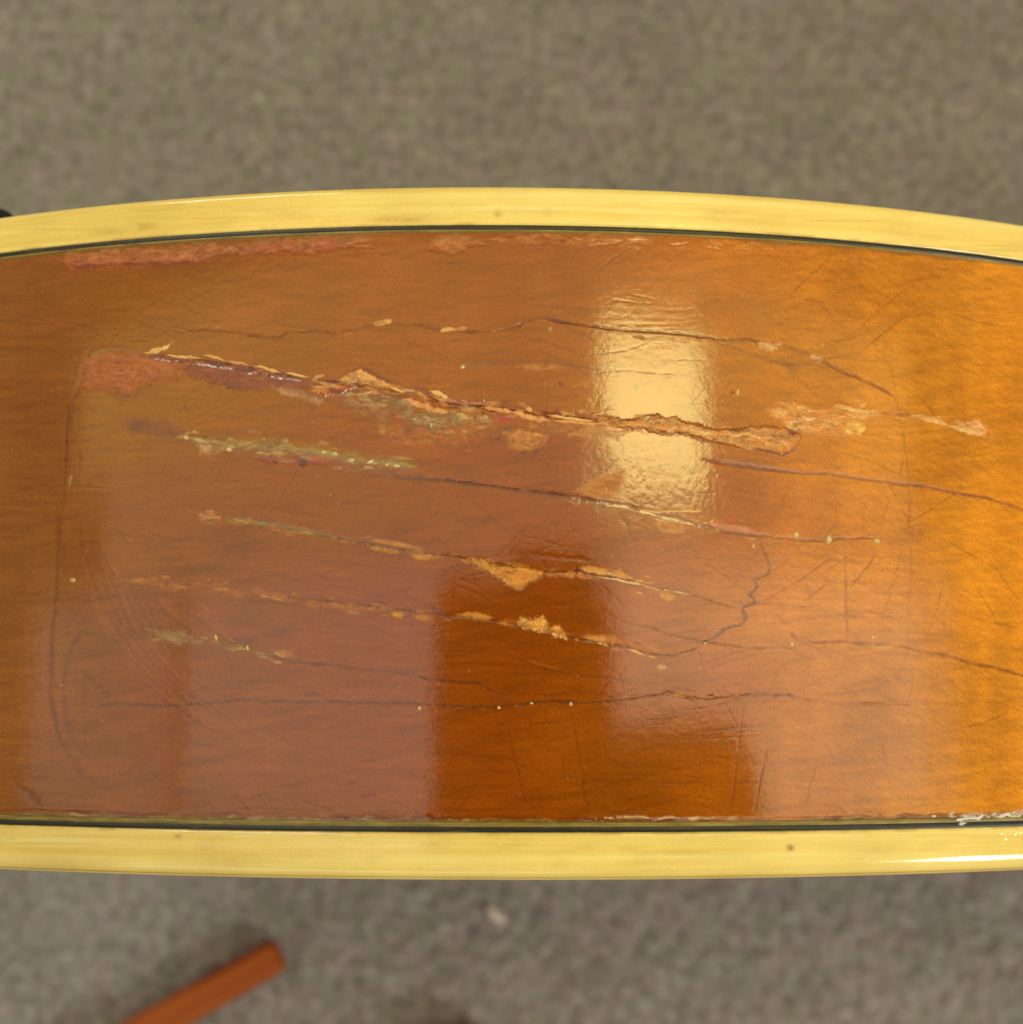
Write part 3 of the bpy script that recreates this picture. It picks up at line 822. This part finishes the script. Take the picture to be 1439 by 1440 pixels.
WOODS = [PALE, TAN, OCHRE, lin(150, 74, 22), lin(112, 48, 16), lin(216, 178, 120), lin(90, 44, 20)]
GLUES = [lin(170, 146, 84), lin(140, 112, 62), lin(196, 172, 110), lin(104, 74, 44)]
debris(SPL, 130, 5.0, WOODS, 8, 34, 1.6, 4.2)
debris([(205, 502), (300, 511), (430, 533)], 60, 5.0, [lin(118, 52, 36), lin(160, 82, 44), lin(84, 42, 38), lin(188, 112, 62), lin(148, 66, 48)], 10, 40, 1.6, 4)
debris([(125, 520), (190, 520), (250, 518)], 36, 12, [lin(166, 88, 40), lin(196, 118, 68), lin(150, 74, 40), lin(184, 104, 54)], 10, 30, 2, 6, 0.25, 0.5)
debris([(485, 562), (560, 575), (620, 592), (690, 592)], 90, 9, GLUES + [lin(188, 116, 48), lin(128, 66, 26)], 5, 22, 1.4, 4, 0.3, 0.8)
debris([(545, 612), (620, 614), (700, 612), (765, 618)], 60, 9, [lin(196, 126, 54), lin(128, 66, 28), lin(176, 104, 40), lin(100, 54, 30)], 4, 16, 1.4, 3.6, 0.3, 0.7)
debris([(850, 593), (920, 597), (1000, 612), (1070, 616), (1110, 622)], 90, 6, WOODS, 8, 34, 1.4, 3.6, 0.35, 0.75)
debris([(1090, 582), (1150, 590), (1240, 584)], 80, 9, [lin(232, 184, 104), lin(206, 130, 48), lin(186, 104, 28), lin(240, 206, 140), lin(216, 152, 70)], 8, 30, 1.4, 4, 0.35, 0.75)
debris([(1240, 582), (1300, 589), (1390, 606)], 40, 5, [lin(236, 196, 128), lin(206, 130, 48), lin(180, 100, 30)], 8, 28, 1.4, 3.4, 0.35, 0.7)
debris(GL, 90, 6, GLUES, 6, 26, 1.4, 4.2, 0.35, 0.8)
debris([(360, 648), (470, 656), (560, 668)], 40, 5, [lin(140, 48, 30), lin(90, 44, 36), lin(160, 78, 36), lin(110, 60, 50)], 8, 30, 1.6, 4, 0.3, 0.7)
debris([(280, 724), (420, 746), (516, 763), (627, 781), (700, 797), (850, 808), (960, 834)], 90, 4.5, [OCHRE, lin(176, 104, 34), lin(110, 84, 36), lin(96, 44, 10), lin(206, 140, 60)], 6, 26, 1.2, 3.6, 0.3, 0.75)
debris([(167, 814), (293, 824), (415, 845), (530, 855), (627, 865), (740, 878), (880, 906), (960, 920)], 110, 4.5, [OCHRE, lin(180, 104, 30), lin(150, 84, 26), lin(100, 46, 10), lin(206, 140, 60)], 6, 24, 1.2, 3.4, 0.3, 0.7)
debris([(213, 892), (290, 903), (360, 915), (420, 928)], 50, 4, GLUES, 6, 22, 1.4, 3.6, 0.3, 0.7)
debris(G7, 60, 3, [lin(96, 56, 30), lin(150, 96, 50), lin(80, 40, 24)], 6, 24, 1.2, 2.8, 0.25, 0.6)
debris(B2[5:], 60, 4, [lin(96, 54, 32), lin(200, 130, 70), lin(160, 84, 40), lin(190, 100, 70)], 6, 26, 1.2, 3, 0.25, 0.6)
debris(U1, 60, 3, [lin(120, 66, 20), lin(196, 126, 54), lin(96, 48, 16)], 5, 20, 1.2, 2.6, 0.25, 0.6)
debris([(95, 362), (200, 360), (300, 354), (400, 346), (520, 342)], 90, 6, [lin(196, 120, 72), lin(140, 52, 40), lin(180, 100, 56), lin(206, 138, 84)], 8, 34, 1.8, 5, 0.2, 0.45)
debris([(600, 344), (750, 337), (920, 340), (1100, 352)], 70, 4, [lin(206, 140, 76), lin(186, 110, 50), lin(150, 76, 30)], 8, 30, 1.6, 4, 0.2, 0.5)
debris([(30, 1146), (300, 1149), (600, 1152), (900, 1155), (1300, 1150)], 120, 2.0, [lin(96, 30, 8), lin(150, 124, 60), lin(120, 50, 14), lin(176, 150, 90)], 6, 40, 1.4, 3.4, 0.3, 0.8)
# hairline crazing between the splits
for k in range(280):
    cx, cy = rng.uniform(60, 1380), rng.uniform(390, 1135)
    an = rng.normal(0.12, 0.35) if k % 3 else rng.choice([1.35, 1.75, 0.75, 2.4]) + rng.normal(0, 0.15)
    L, bend = rng.uniform(30, 130), rng.normal(0, 0.28)
    pts_ = []
    x_, y_ = cx, cy
    for j in range(5):
        pts_.append((x_, y_))
        x_ += math.cos(an) * L / 4
        y_ += math.sin(an) * L / 4
        an += bend / 4
    stroke(pts_, rng.uniform(1.4, 2.6), lin(98, 50, 24), rng.uniform(0.20, 0.52), 0.02, 0, 0.12, 0.6)
for k in range(240):      # pores of the maple
    cx, cy, L = rng.uniform(-5, 1440), rng.uniform(345, 1145), rng.uniform(8, 34)
    stroke([(cx, cy), (cx + L, cy + L * rng.normal(0.06, 0.05))], rng.uniform(1.0, 1.8), lin(92, 44, 14), rng.uniform(0.15, 0.35), 0.01, 0, 0, 0.3)
# rounded outline of the lifted field
stroke([(1262, 565), (1276, 640), (1284, 740), (1280, 840), (1276, 920), (1258, 955)], 3, lin(140, 78, 36), 0.35, 0.02)
stroke([(128, 500), (106, 556), (93, 620), (90, 700), (80, 800), (73, 900), (71, 980), (84, 1040), (118, 1092), (170, 1118)], 4, lin(88, 48, 32), 0.32, 0.02, 0, 0.2)
for k in range(12):       # swept scratches low on the left
    o_ = k * 17 + rng.uniform(-5, 5)
    stroke([(110 + o_ * 0.5, 770 + o_ * 0.4), (135 + o_ * 0.6, 850 + o_ * 0.4), (180 + o_ * 0.8, 920 + o_ * 0.4), (250 + o_ * 0.9, 985 + o_ * 0.35), (330 + o_ * 0.9, 1030 + o_ * 0.3)], rng.uniform(2, 5),
           lin(92, 46, 30) if k % 2 else lin(172, 98, 42), rng.uniform(0.15, 0.32), 0.008, 0, 0.2, 0.8)
# dust of old polish
for k in range(70):
    cx, cy = rng.uniform(80, 1300), rng.uniform(480, 1130)
    dot(cx, cy, rng.uniform(0.8, 1.5), lin(190, 160, 120) if k % 3 else lin(80, 40, 24), 0.5)

# slow unevenness of the sprayed finish, ripples beside the main split
H += (fbm(PX / 70, PY / 60, 81, 2) - 0.5) * 5e-6
rip = np.exp(-((PX - 915) / 80) ** 2 - ((PY - 452) / 26) ** 2)
H += rip * np.sin(PY / 1.7 + 3.5 * fbm(PX / 45, PY / 60, 84, 2) + 9 * fbm(PX / 90, PY / 26, 85, 2)) * 2.2e-6 * (0.0 + 1.2 * fbm(PX / 22, PY / 12, 86, 2))
rough_zone = np.exp(-((PX - 985) / 50) ** 2 - ((PY - 690) / 45) ** 2) + np.exp(-((PX - 895) / 28) ** 2 - ((PY - 680) / 50) ** 2)
H += rough_zone * (fbm(PX / 5, PY / 9, 87, 2) - 0.5) * 9e-6
H += (fbm(PX / 8, PY / 8, 91, 3) - 0.5) * 2.2e-6
H -= 2.6e-5 * np.exp(-((PX - 838) / 34) ** 2 - ((PY - 662) / 40) ** 2)
# sunken field of the repair, level changes between splits
H -= 1.0e-5 * sstep(0.35, 0.65, fbm(PX / 260, PY / 120, 93, 2))

edge = np.minimum(sstep(-0.372, -0.368, np.linspace(-0.372, 0.372, ND)), 1 - sstep(0.368, 0.372, np.linspace(-0.372, 0.372, ND)))[:, None]
H = H * edge
nA = len(OP)
HF = np.zeros((nA, NV))
HF[:ND] = H
CF = np.zeros((nA, NV, 4))
CF[..., :3] = lin(140, 74, 18)
CF[..., 3] = 1
CF[:ND, :, :3] = np.clip(COL, 0.001, 0.95)
for k in range(1, 60):          # carry the finish on past the cracked part
    i = ND - 1 + k
    CF[i, :, :3] = CF[ND - 1, :, :3].mean(0)
DF = np.zeros((nA, NV))
DF[:ND] = np.clip(DULL, 0, 1)
P = np.zeros((nA, NV, 3))
P[..., 0] = OP[:, None, 0] + ON[:, None, 0] * HF
P[..., 1] = vy[None, :]
P[..., 2] = OP[:, None, 1] + ON[:, None, 1] * HF
side = grid_mesh("side_panel", P, M_LACQ, guitar, True)
set_attr(side, "finish", 'FLOAT_COLOR', CF)
set_attr(side, "dull", 'FLOAT', DF)
side["label"] = "curved amber wooden side with long dark splits, torn pale wood and old glue"

# ---- binding and purfling: profiles swept round the outline
keep = np.concatenate([np.arange(0, ND, 2), np.arange(ND, nA)])
QP, QN, QS = OP[keep], ON[keep], OS[keep]
QX = project(np.stack([QP[:, 0], QP[:, 0] * 0, QP[:, 1]], 1))[0]


STAINS = [(1111, 1192, 5, 4, 1.0), (560, 309, 46, 5, 0.7), (700, 300, 6, 5, 0.5), (205, 318, 14, 6, 0.55), (152, 325, 20, 5, 0.5), (330, 1212, 60, 9, 0.35), (250, 1176, 5, 3, 0.6),
          (610, 1190, 26, 12, 0.35), (770, 298, 8, 6, 0.45), (1240, 1195, 30, 8, 0.3), (90, 1214, 60, 9, 0.3), (400, 300, 40, 8, 0.3), (1010, 300, 30, 9, 0.25), (990, 268, 4, 3, 0.6)]


def sweep(name, prof, mat, parent, noise=0.0, marks=None, label=None):
    prof = np.array(prof, float)
    n, k = len(QP), len(prof)
    h = np.repeat(prof[None, :, 1], n, 0)
    yy = np.repeat(prof[None, :, 0], n, 0)
    if noise:
        h = h + (fbm(QS[:, None] / 0.006 + h * 0, yy / 0.002, 121, 3) - 0.5) * noise
    if marks is not None:
        h = h + marks(QX[:, None] + 0 * yy, yy)
    PP = np.stack([QP[:, 0:1] + QN[:, 0:1] * h, yy, QP[:, 1:2] + QN[:, 1:2] * h], -1)
    o = grid_mesh(name, PP, mat, parent, True)
    al = np.stack([np.repeat(QS[:, None], k, 1), yy, h], -1)
    set_attr(o, "along", 'FLOAT_VECTOR', al)
    sx_, sy_ = project(PP.reshape(-1, 3))
    sx_, sy_ = sx_.reshape(n, k), sy_.reshape(n, k)
    st = np.zeros((n, k))
    if name == "binding":
        inner = np.abs(yy - (0.0369 if prof[0, 0] > 0 else -0.0363))
        st = 0.40 * sstep(0.0007, 0.0, inner) * sstep(0.42, 0.70, fbm(sx_ / 34, sy_ / 7, 151, 4))
        st = np.maximum(st, 0.10 * sstep(0.55, 0.85, fbm(sx_ / 60, sy_ / 16, 153, 4)))
        st = np.maximum(st, 0.16 * sstep(0.66, 0.84, fbm(sx_ / 220, sy_ / 5.0, 157, 3)))
        for cx_, cy_, wx, wy, a_ in STAINS:
            q_ = ((sx_ - cx_) / wx) ** 2 + ((sy_ - cy_) / wy) ** 2
            st = np.maximum(st, a_ * (1.0 if wx < 7 else 0.5) * np.exp(-q_) * (0.5 + fbm(sx_ / 6, sy_ / 4, 159, 2)))
    set_attr(o, "stain", 'FLOAT', st)
    if label:
        o["label"] = label
    return o


def corner(y_in, y_out, sgn, r):
    pts = [(y_in, -0.003), (y_in, -0.0002), (y_in + sgn * 0.00018, 0.00004)]
    pts += [(y, 0.00005) for y in np.linspace(y_in + sgn * 0.0005, y_out - sgn * r, 44)]
    for t in np.linspace(0, math.pi / 2, 9)[1:]:
        pts.append((y_out - sgn * r + sgn * r * math.sin(t), 0.00005 - r + r * math.cos(t)))
    pts.append((y_out, -0.004))
    pts.append((y_in, -0.004))
    return pts if sgn > 0 else pts[::-1]


def scrape_top(x, y):
    s = 0.00009 * (fbm(x / 11, y / 0.0007, 131, 3) - 0.45)
    w = np.exp(-((x - 175) / 45) ** 2) * np.exp(-((y - 0.0378) / 0.0007) ** 2)
    w2 = 0.7 * np.exp(-((x - 560) / 70) ** 2) * np.exp(-((y - 0.0378) / 0.0005) ** 2)
    return s * (w + w2)


def scrape_bot(x, y):
    s = 0.0005 * (fbm(x / 13, y / 0.0008, 133, 3) - 0.5)
    w = np.exp(-((x - 1410) / 36) ** 2) * np.exp(-((y + 0.0374) / 0.0009) ** 2)
    return s * w


sweep("binding", corner(0.0369, W / 2, 1, 0.0008), M_BIND, guitar, 0.00003, scrape_top, "cream celluloid binding with chipped inner edge beside the reddish worn wood")
sweep("binding", corner(-0.0363, -W / 2, -1, 0.0028), M_BIND, guitar, 0.00003, scrape_bot, "plain cream celluloid binding along the long unchipped edge")


def flat_strip(y0, y1, h):
    return [(y0, -0.003), (y0, h - 0.00003), (y0 + (y1 - y0) * 0.25, h), (y0 + (y1 - y0) * 0.75, h), (y1, h - 0.00003), (y1, -0.003)]


def chips(x, y):
    return 0.00006 * (fbm(x / 9, y * 0 + 2.2, 141, 3) - 0.5)


sweep("purfling_line", flat_strip(0.0364, 0.0369, 0.00001), M_BLACK, guitar, 0.00004, chips)["label"] = "thin black purfling line"
sweep("purfling_line", flat_strip(0.0361, 0.0364, 0.00002), M_GREEN, guitar, 0.00004, chips)["label"] = "thin ivory purfling line"
sweep("purfling_line", flat_strip(-0.0363, -0.0357, 0.00001), M_BLACK, guitar, 0.00004, chips)["label"] = "thin black purfling line"
sweep("purfling_line", flat_strip(-0.0357, -0.0351, 0.00002), M_GREEN, guitar, 0.00005, chips)["label"] = "thin ivory purfling line"


# ---- arched plates close the body
def plate(name, sgn, label):
    kk = np.concatenate([np.arange(0, ND, 28), np.arange(ND, nA)])
    q = OP[kk]
    nrm = ON[kk]
    q = q - nrm * 0.0012
    cx = np.clip(q[:, 0], 0.0, 0.33)
    cen = np.stack([cx, np.full(len(cx), ZC)], 1)
    ss = np.linspace(0, 1, 18)
    PP = np.zeros((len(q), len(ss), 3))
    for j, s in enumerate(ss):
        xz = q * (1 - s) + cen * s
        PP[:, j, 0] = xz[:, 0]
        PP[:, j, 2] = xz[:, 1]
        PP[:, j, 1] = sgn * (W / 2 - 0.0004 + 0.014 * (1 - (1 - s) ** 2) * sstep(0.02, 0.5, s))
    if sgn > 0:
        PP = PP[::-1]
    o = grid_mesh(name, PP, M_PLATE, guitar, True)
    o["label"] = label
    return o


plate("top_plate", 1, "arched amber top of the guitar body")
plate("back_plate", -1, "arched amber back of the guitar body")

# ---- black control knob on the top plate, its rim just shows past the binding
yk = W / 2 + 0.012
p1, p2 = on_plane(26, 299, 1, yk), on_plane(-6, 284, 1, yk)
a1, a2 = np.array([p1[0], p1[2]]), np.array([p2[0], p2[2]])
rk = 0.0125
mid = (a1 + a2) / 2
dv = a2 - a1
hl = np.linalg.norm(dv) / 2
pn = np.array([-dv[1], dv[0]]) / (2 * hl)
if pn[1] > 0:
    pn = -pn
kc = mid + pn * math.sqrt(max(rk * rk - hl * hl, 0))
prof = [(0.0, 0.0), (rk * 0.55, 0.0), (rk * 0.9, 0.0), (rk, 0.0012), (rk * 0.99, 0.006), (rk * 0.97, 0.0115), (rk * 0.93, 0.0128), (rk * 0.8, 0.0134), (0.0, 0.0136)]
nk = 48
PP = np.zeros((nk, len(prof), 3))
for i in range(nk):
    t = 2 * math.pi * i / nk
    for j, (rr, hh) in enumerate(prof):
        rr2 = rr * (1 - 0.03 * (i % 2) * (2 <= j <= 6))
        PP[i, j] = (kc[0] + rr2 * math.cos(t), W / 2 - 0.001 + hh, kc[1] + rr2 * math.sin(t))
knob = grid_mesh("control_knob", PP, M_KNOB, guitar, True)
knob["label"] = "black ribbed control knob"


# ---- splinters, flakes and glue and glint beads standing proud of the side
def splinter(pts, w, hmm, mat, name="splinter"):
    """tapered ridge lying on the side; w px wide, hmm high"""
    pts = np.array(pts, float)
    d = np.concatenate([[0], np.cumsum(np.hypot(*np.diff(pts, axis=0).T))])
    L = d[-1]
    n = max(6, int(L / 2.2))
    ss = np.linspace(0, L, n)
    cx, cy = np.interp(ss, d, pts[:, 0]), np.interp(ss, d, pts[:, 1])
    SEED[0] += 1
    cy = cy + (fbm(ss / 9, ss * 0 + 0.7, SEED[0], 3) - 0.5) * w * 0.7
    prof_ = np.minimum(sstep(0, min(14, L * 0.35), ss), sstep(0, min(14, L * 0.35), L - ss)) * 0.92 + 0.08
    wn = w * prof_ * (0.55 + 0.9 * fbm(ss / 5, ss * 0 + 3.1, SEED[0] + 3, 3))
    hn = hmm * 1e-3 * prof_ * (0.5 + fbm(ss / 6, ss * 0 + 5.1, SEED[0] + 5, 3))
    tx, ty = np.gradient(cx), np.gradient(cy)
    ln = np.hypot(tx, ty)
    nx, ny = -ty / ln, tx / ln
    k = [(-0.5, -0.6), (-0.42, 0.25), (-0.15, 0.9), (0.05, 0.7), (0.22, 0.95), (0.42, 0.3), (0.5, -0.6)]
    PP = np.zeros((n, len(k), 3))
    for i in range(n):
        for j, (o_, hh) in enumerate(k):
            jj = 1 + (vnoise(np.array(i * 0.8), np.array(j * 1.7), SEED[0]) - 0.5) * 0.5
            p, nn = on_rim(cx[i] + nx[i] * wn[i] * o_ * jj, cy[i] + ny[i] * wn[i] * o_ * jj)
            PP[i, j] = p + nn * (hn[i] * hh * (jj if hh > 0 else 1) - (6e-5 if hh < 0 else 0))
    return grid_mesh(name, PP[:, ::-1], mat, side)


for pts_, w_, h_, m_ in (
        ([(203, 497), (218, 492), (232, 490), (242, 484)], 8, 0.12, M_PALE),
        ([(232, 499), (262, 502), (285, 504)], 4, 0.08, M_PALE),
        ([(286, 499), (300, 502), (318, 508)], 5, 0.10, M_PALE),
        ([(318, 507), (334, 510), (352, 514)], 5, 0.12, M_SPLIT),
        ([(356, 514), (374, 518), (396, 524)], 5, 0.12, M_PALE),
        ([(400, 524), (418, 527), (436, 531)], 4, 0.10, M_PALE),
        ([(566, 561), (584, 567), (604, 573), (634, 581)], 9, 0.22, M_SPLIT),
        ([(604, 549), (616, 553), (634, 562)], 10, 0.16, M_PALE),
        ([(676, 573), (700, 576), (724, 580)], 7, 0.20, M_SPLIT),
        ([(716, 580), (745, 586), (776, 592)], 8, 0.24, M_SPLIT),
        ([(738, 577), (744, 573), (751, 577)], 8, 0.14, M_PALE),
        ([(768, 583), (800, 588), (836, 592)], 4.5, 0.14, M_PALE),
        ([(776, 592), (820, 595), (862, 597)], 4.5, 0.14, M_SPLIT),
        ([(548, 545), (562, 549), (572, 552)], 4, 0.10, M_PALE),
        ([(880, 597), (905, 597), (924, 601), (950, 604)], 6, 0.14, M_SPLIT),
        ([(960, 602), (985, 608), (1010, 613)], 7, 0.14, M_PALE),
        ([(1015, 612), (1040, 612), (1066, 606)], 6, 0.12, M_PALE),
        ([(900, 718), (925, 720), (950, 718), (988, 719)], 3.6, 0.08, M_PALE),
        ([(882, 913), (896, 917), (908, 923)], 4, 0.08, M_PALE),
        ([(912, 923), (923, 925)], 4, 0.06, M_PALE),
        ([(1174, 572), (1200, 577), (1232, 581)], 4.5, 0.10, M_PALE),
        ([(1292, 588), (1310, 592), (1326, 596)], 4.5, 0.08, M_PALE),
        ([(1350, 601), (1366, 606), (1385, 614)], 5.5, 0.12, M_PALE)):
    splinter(pts_, w_, h_, m_)


def bead(px, py, rx, ry, hmm, mat, rot=0.0):
    SEED[0] += 1
    n = 10
    rings = [(1.0, -0.25), (0.92, 0.35), (0.66, 0.78), (0.3, 0.97), (0.02, 1.0)]
    PP = np.zeros((n, len(rings), 3))
    for i in range(n):
        t = -2 * math.pi * i / n
        k = 0.65 + 0.55 * float(vnoise(np.array(i * 1.1), np.array(2.2), SEED[0]))
        for j, (rr, hh) in enumerate(rings):
            ux, uy = rx * rr * k * math.cos(t), ry * rr * k * math.sin(t)
            qx, qy = ux * math.cos(rot) - uy * math.sin(rot), ux * math.sin(rot) + uy * math.cos(rot)
            p, nn = on_rim(px + qx, py + qy)
            PP[i, j] = p + nn * (hh * hmm * 1e-3)
    return grid_mesh("glue_and_glint_bead", PP, mat, side, True)


for px_, py_, rx_, ry_, h_, rot_ in (
        (1120, 752, 4.2, 5, 0.12, 0), (1166, 759, 4.5, 6.5, 0.14, 0.3), (1234, 760, 4.5, 3.5, 0.12, 0), (1060, 767, 2.2, 3.2, 0.08, 0.3),
        (348, 911, 2.0, 5, 0.12, -0.25), (590, 996, 2.4, 2.6, 0.08, 0), (702, 995, 2.0, 2.4, 0.06, 0.4), (803, 990, 2.6, 3.6, 0.10, 0), (748, 989, 2.6, 1.8, 0.06, 0),
        (456, 636, 5, 2.4, 0.10, 0.2), (471, 638, 5, 2.6, 0.10, 0.35), (494, 647, 5, 3, 0.10, -0.3), (520, 650, 6, 2.4, 0.10, -0.5), (558, 655, 5, 2.2, 0.08, 0.1), (544, 653, 3, 2.4, 0.08, 0),
        (262, 615, 5, 3, 0.10, 0.4), (322, 632, 4.5, 3.6, 0.10, 0), (651, 516, 3, 3, 0.07, 0), (681, 564, 2, 2.6, 0.07, 0),
        (1114, 906, 1.8, 3.8, 0.08, 0.1), (1038, 552, 2.2, 5, 0.08, 0.2), (102, 816, 4, 2.6, 0.06, 0), (304, 897, 1.8, 5, 0.06, -0.2), (1228, 896, 3, 2.2, 0.05, 0)):
    bead(px_, py_, rx_, ry_, h_, M_GLUE, rot_)  # glue beads, a few of them pale stand-ins for sparkles

M_WGLUE = plain_material("whitish_dried_glue", lin(196, 190, 176), lin(226, 222, 212), 1500, 0.2, (2500, 0.8, 0.0002))
for q, w_, h_ in (([(1338, 1153), (1372, 1149), (1400, 1147)], 6, 0.08), ([(1396, 1148), (1425, 1146), (1450, 1144)], 8, 0.10), ([(1346, 1159), (1360, 1157)], 4, 0.06), ([(1308, 1148), (1318, 1147)], 5, 0.08), ([(1334, 1145), (1342, 1143)], 3, 0.06)):
    splinter(q, w_, h_, M_WGLUE, "dried_glue")

# ------------------------------------------------------------------ wooden bar on the carpet
def bar_material():
    mt, nt, b = new_mat("red_orange_stained_wood")
    tc = node(nt, 'ShaderNodeTexCoord')
    mp = node(nt, 'ShaderNodeMapping')
    nt.links.new(tc.outputs['Object'], mp.inputs['Vector'])
    mp.inputs['Scale'].default_value = (12, 220, 220)
    n1 = noise_tex(nt, mp.outputs[0], 1, 4, 0.6)
    nt.links.new(ramp(nt, n1.outputs['Fac'], [(0.3, lin(122, 54, 12)), (0.7, lin(172, 88, 18))]), b.inputs['Base Color'])
    b.inputs['Roughness'].default_value = 0.55
    b.inputs['Specular IOR Level'].default_value = 0.25
    return mt


ZB = 0.0095
e = on_plane(392, 1344, 2, ZB)
f = on_plane(214, 1444, 2, ZB)
ax_ = np.array([f[0] - e[0], f[1] - e[1]])
ax_ /= np.linalg.norm(ax_)
Lb, wb = 0.36, 0.0125
bm = bmesh.new()
bmesh.ops.create_cube(bm, size=1.0)
bmesh.ops.scale(bm, vec=(Lb, wb, 0.010), verts=bm.verts)
bmesh.ops.bevel(bm, geom=bm.edges[:], offset=0.0030, segments=5, profile=0.5, affect='EDGES')
me = bpy.data.meshes.new("wooden_bar")
bm.to_mesh(me)
bm.free()
me.polygons.foreach_set("use_smooth", [True] * len(me.polygons))
me.materials.append(bar_material())
bar = bpy.data.objects.new("wooden_bar", me)
C.objects.link(bar)
bar.location = (e[0] + ax_[0] * Lb / 2, e[1] + ax_[1] * Lb / 2, 0.0047)
bar.rotation_euler = (0, 0, math.atan2(ax_[1], ax_[0]))
tag(bar, "reddish orange wooden bar with rounded end lying on the carpet", "wooden bar")

# scrap of paper
p = on_plane(697, 1287, 2, 0.001)
t = np.linspace(0, 2 * math.pi, 15)[:-1]
vs, fs = [], []
for z_ in (-0.0008, 0.0007):
    for i, a in enumerate(t):
        k = 0.8 + 0.4 * float(vnoise(np.array(i * 1.3), np.array(0.4), 9))
        x_, y_ = 0.0038 * k * math.cos(a), 0.0019 * k * math.sin(a)
        vs.append((x_, y_, z_ + 0.0006 * math.sin(x_ * 900)))
n = len(t)
fs.append(tuple(range(n))[::-1])
fs.append(tuple(range(n, 2 * n)))
fs += [(i, (i + 1) % n, n + (i + 1) % n, n + i) for i in range(n)]
scrap = mesh_obj("paper_scrap", vs, fs, plain_material("off_white_paper", lin(190, 180, 170), lin(214, 206, 196), 400, 0.8), None, False)
scrap.location = (p[0], p[1], 0.0012)
scrap.rotation_euler = (0, 0, math.radians(-38))
tag(scrap, "tiny off white scrap lying on the carpet beside the guitar", "paper scrap")

# ------------------------------------------------------------------ the camera whose dark image lies in the lacquer
M_CAMB = plain_material("black_camera_body", lin(14, 14, 14), lin(24, 24, 24), 500, 0.6)
M_RUB = plain_material("black_rubber", lin(18, 18, 18), lin(30, 29, 28), 400, 0.75)
camera = bpy.data.objects.new("compact_camera", None)
C.objects.link(camera)
camera.matrix_world = m
tag(camera, "black compact camera held over the guitar side on an added arm", "camera")


def rbox(name, x0, x1, y0, y1, z0, z1, bev, mat, parent, seg=3):
    bm_ = bmesh.new()
    bmesh.ops.create_cube(bm_, size=1.0)
    bmesh.ops.scale(bm_, vec=(x1 - x0, y1 - y0, z1 - z0), verts=bm_.verts)
    bmesh.ops.translate(bm_, vec=((x0 + x1) / 2, (y0 + y1) / 2, (z0 + z1) / 2), verts=bm_.verts)
    bmesh.ops.bevel(bm_, geom=bm_.edges[:], offset=bev, segments=seg, profile=0.5, affect='EDGES')
    me_ = bpy.data.meshes.new(name)
    bm_.to_mesh(me_)
    bm_.free()
    me_.polygons.foreach_set("use_smooth", [True] * len(me_.polygons))
    me_.materials.append(mat)
    o = bpy.data.objects.new(name, me_)
    C.objects.link(o)
    if parent:
        o.parent = parent
    return o


def lathe(name, prof, n, mat, parent, origin=(0, 0, 0)):
    PP = np.zeros((n, len(prof), 3))
    for i in range(n):
        t_ = 2 * math.pi * i / n
        for j, (r_, z_) in enumerate(prof):
            PP[i, j] = (origin[0] + r_ * math.cos(t_), origin[1] + r_ * math.sin(t_), origin[2] + z_)
    return grid_mesh(name, PP, mat, parent, True)


rbox("body", -0.034, 0.054, -0.040, 0.038, 0.014, 0.044, 0.010, M_CAMB, camera, 5)
lathe("lens_barrel", [(0.0, 0.006), (0.009, 0.006), (0.010, 0.003), (0.017, 0.003), (0.020, 0.005), (0.021, 0.010), (0.021, 0.018)], 40, M_CAMB, camera)
rbox("hand_grip", 0.036, 0.054, -0.038, 0.030, 0.008, 0.042, 0.006, M_RUB, camera)
rbox("viewfinder_hump", 0.004, 0.046, 0.030, 0.045, 0.018, 0.038, 0.003, M_CAMB, camera)
lathe("shutter_button", [(0.0, 0.0025), (0.004, 0.0025), (0.0048, 0.0015), (0.0048, -0.002)], 20, M_RUB, camera, (0.038, 0.0, 0.043))

stand = bpy.data.objects.new("added_camera_stand", None)  # stand is added to carry the camera, none is seen
C.objects.link(stand)
SX, SY = 0.080, -0.46
stand.location = (SX, SY, 0)
tag(stand, "added black stand with column and flat arm, unseen, carrying the camera", "camera stand")
zc_ = CAM[2] + 0.026
rbox("hand_stand_in", 0.050 - SX, 0.148 - SX, CAM[1] - 0.085 - SY, CAM[1] - 0.002 - SY, zc_ - 0.006, zc_ + 0.046, 0.024, M_RUB, stand, 6)  # added block whose dark mirror image stands for the holder's hand
rbox("cross_arm", -0.020, 0.020, -0.015, CAM[1] - 0.07 - SY, zc_ - 0.006, zc_ + 0.012, 0.004, M_RUB, stand)
lathe("column", [(0.0, 0.0), (0.012, 0.0), (0.012, zc_ + 0.03), (0.010, zc_ + 0.034), (0.0, zc_ + 0.034)], 28, M_CAMB, stand)
tip = on_plane(648, 1448, 2, 0.01)
rbox("added_foot", tip[0] - 0.012 - SX, tip[0] + 0.012 - SX, -0.02, tip[1] - SY, -0.001, 0.016, 0.0065, M_RUB, stand, 4)  # added bar standing in for a dark shape at the lower edge
lathe("base", [(0.0, 0.016), (0.03, 0.016), (0.105, 0.010), (0.11, 0.006), (0.11, -0.001), (0.0, -0.001)][::-1], 48, M_CAMB, stand)
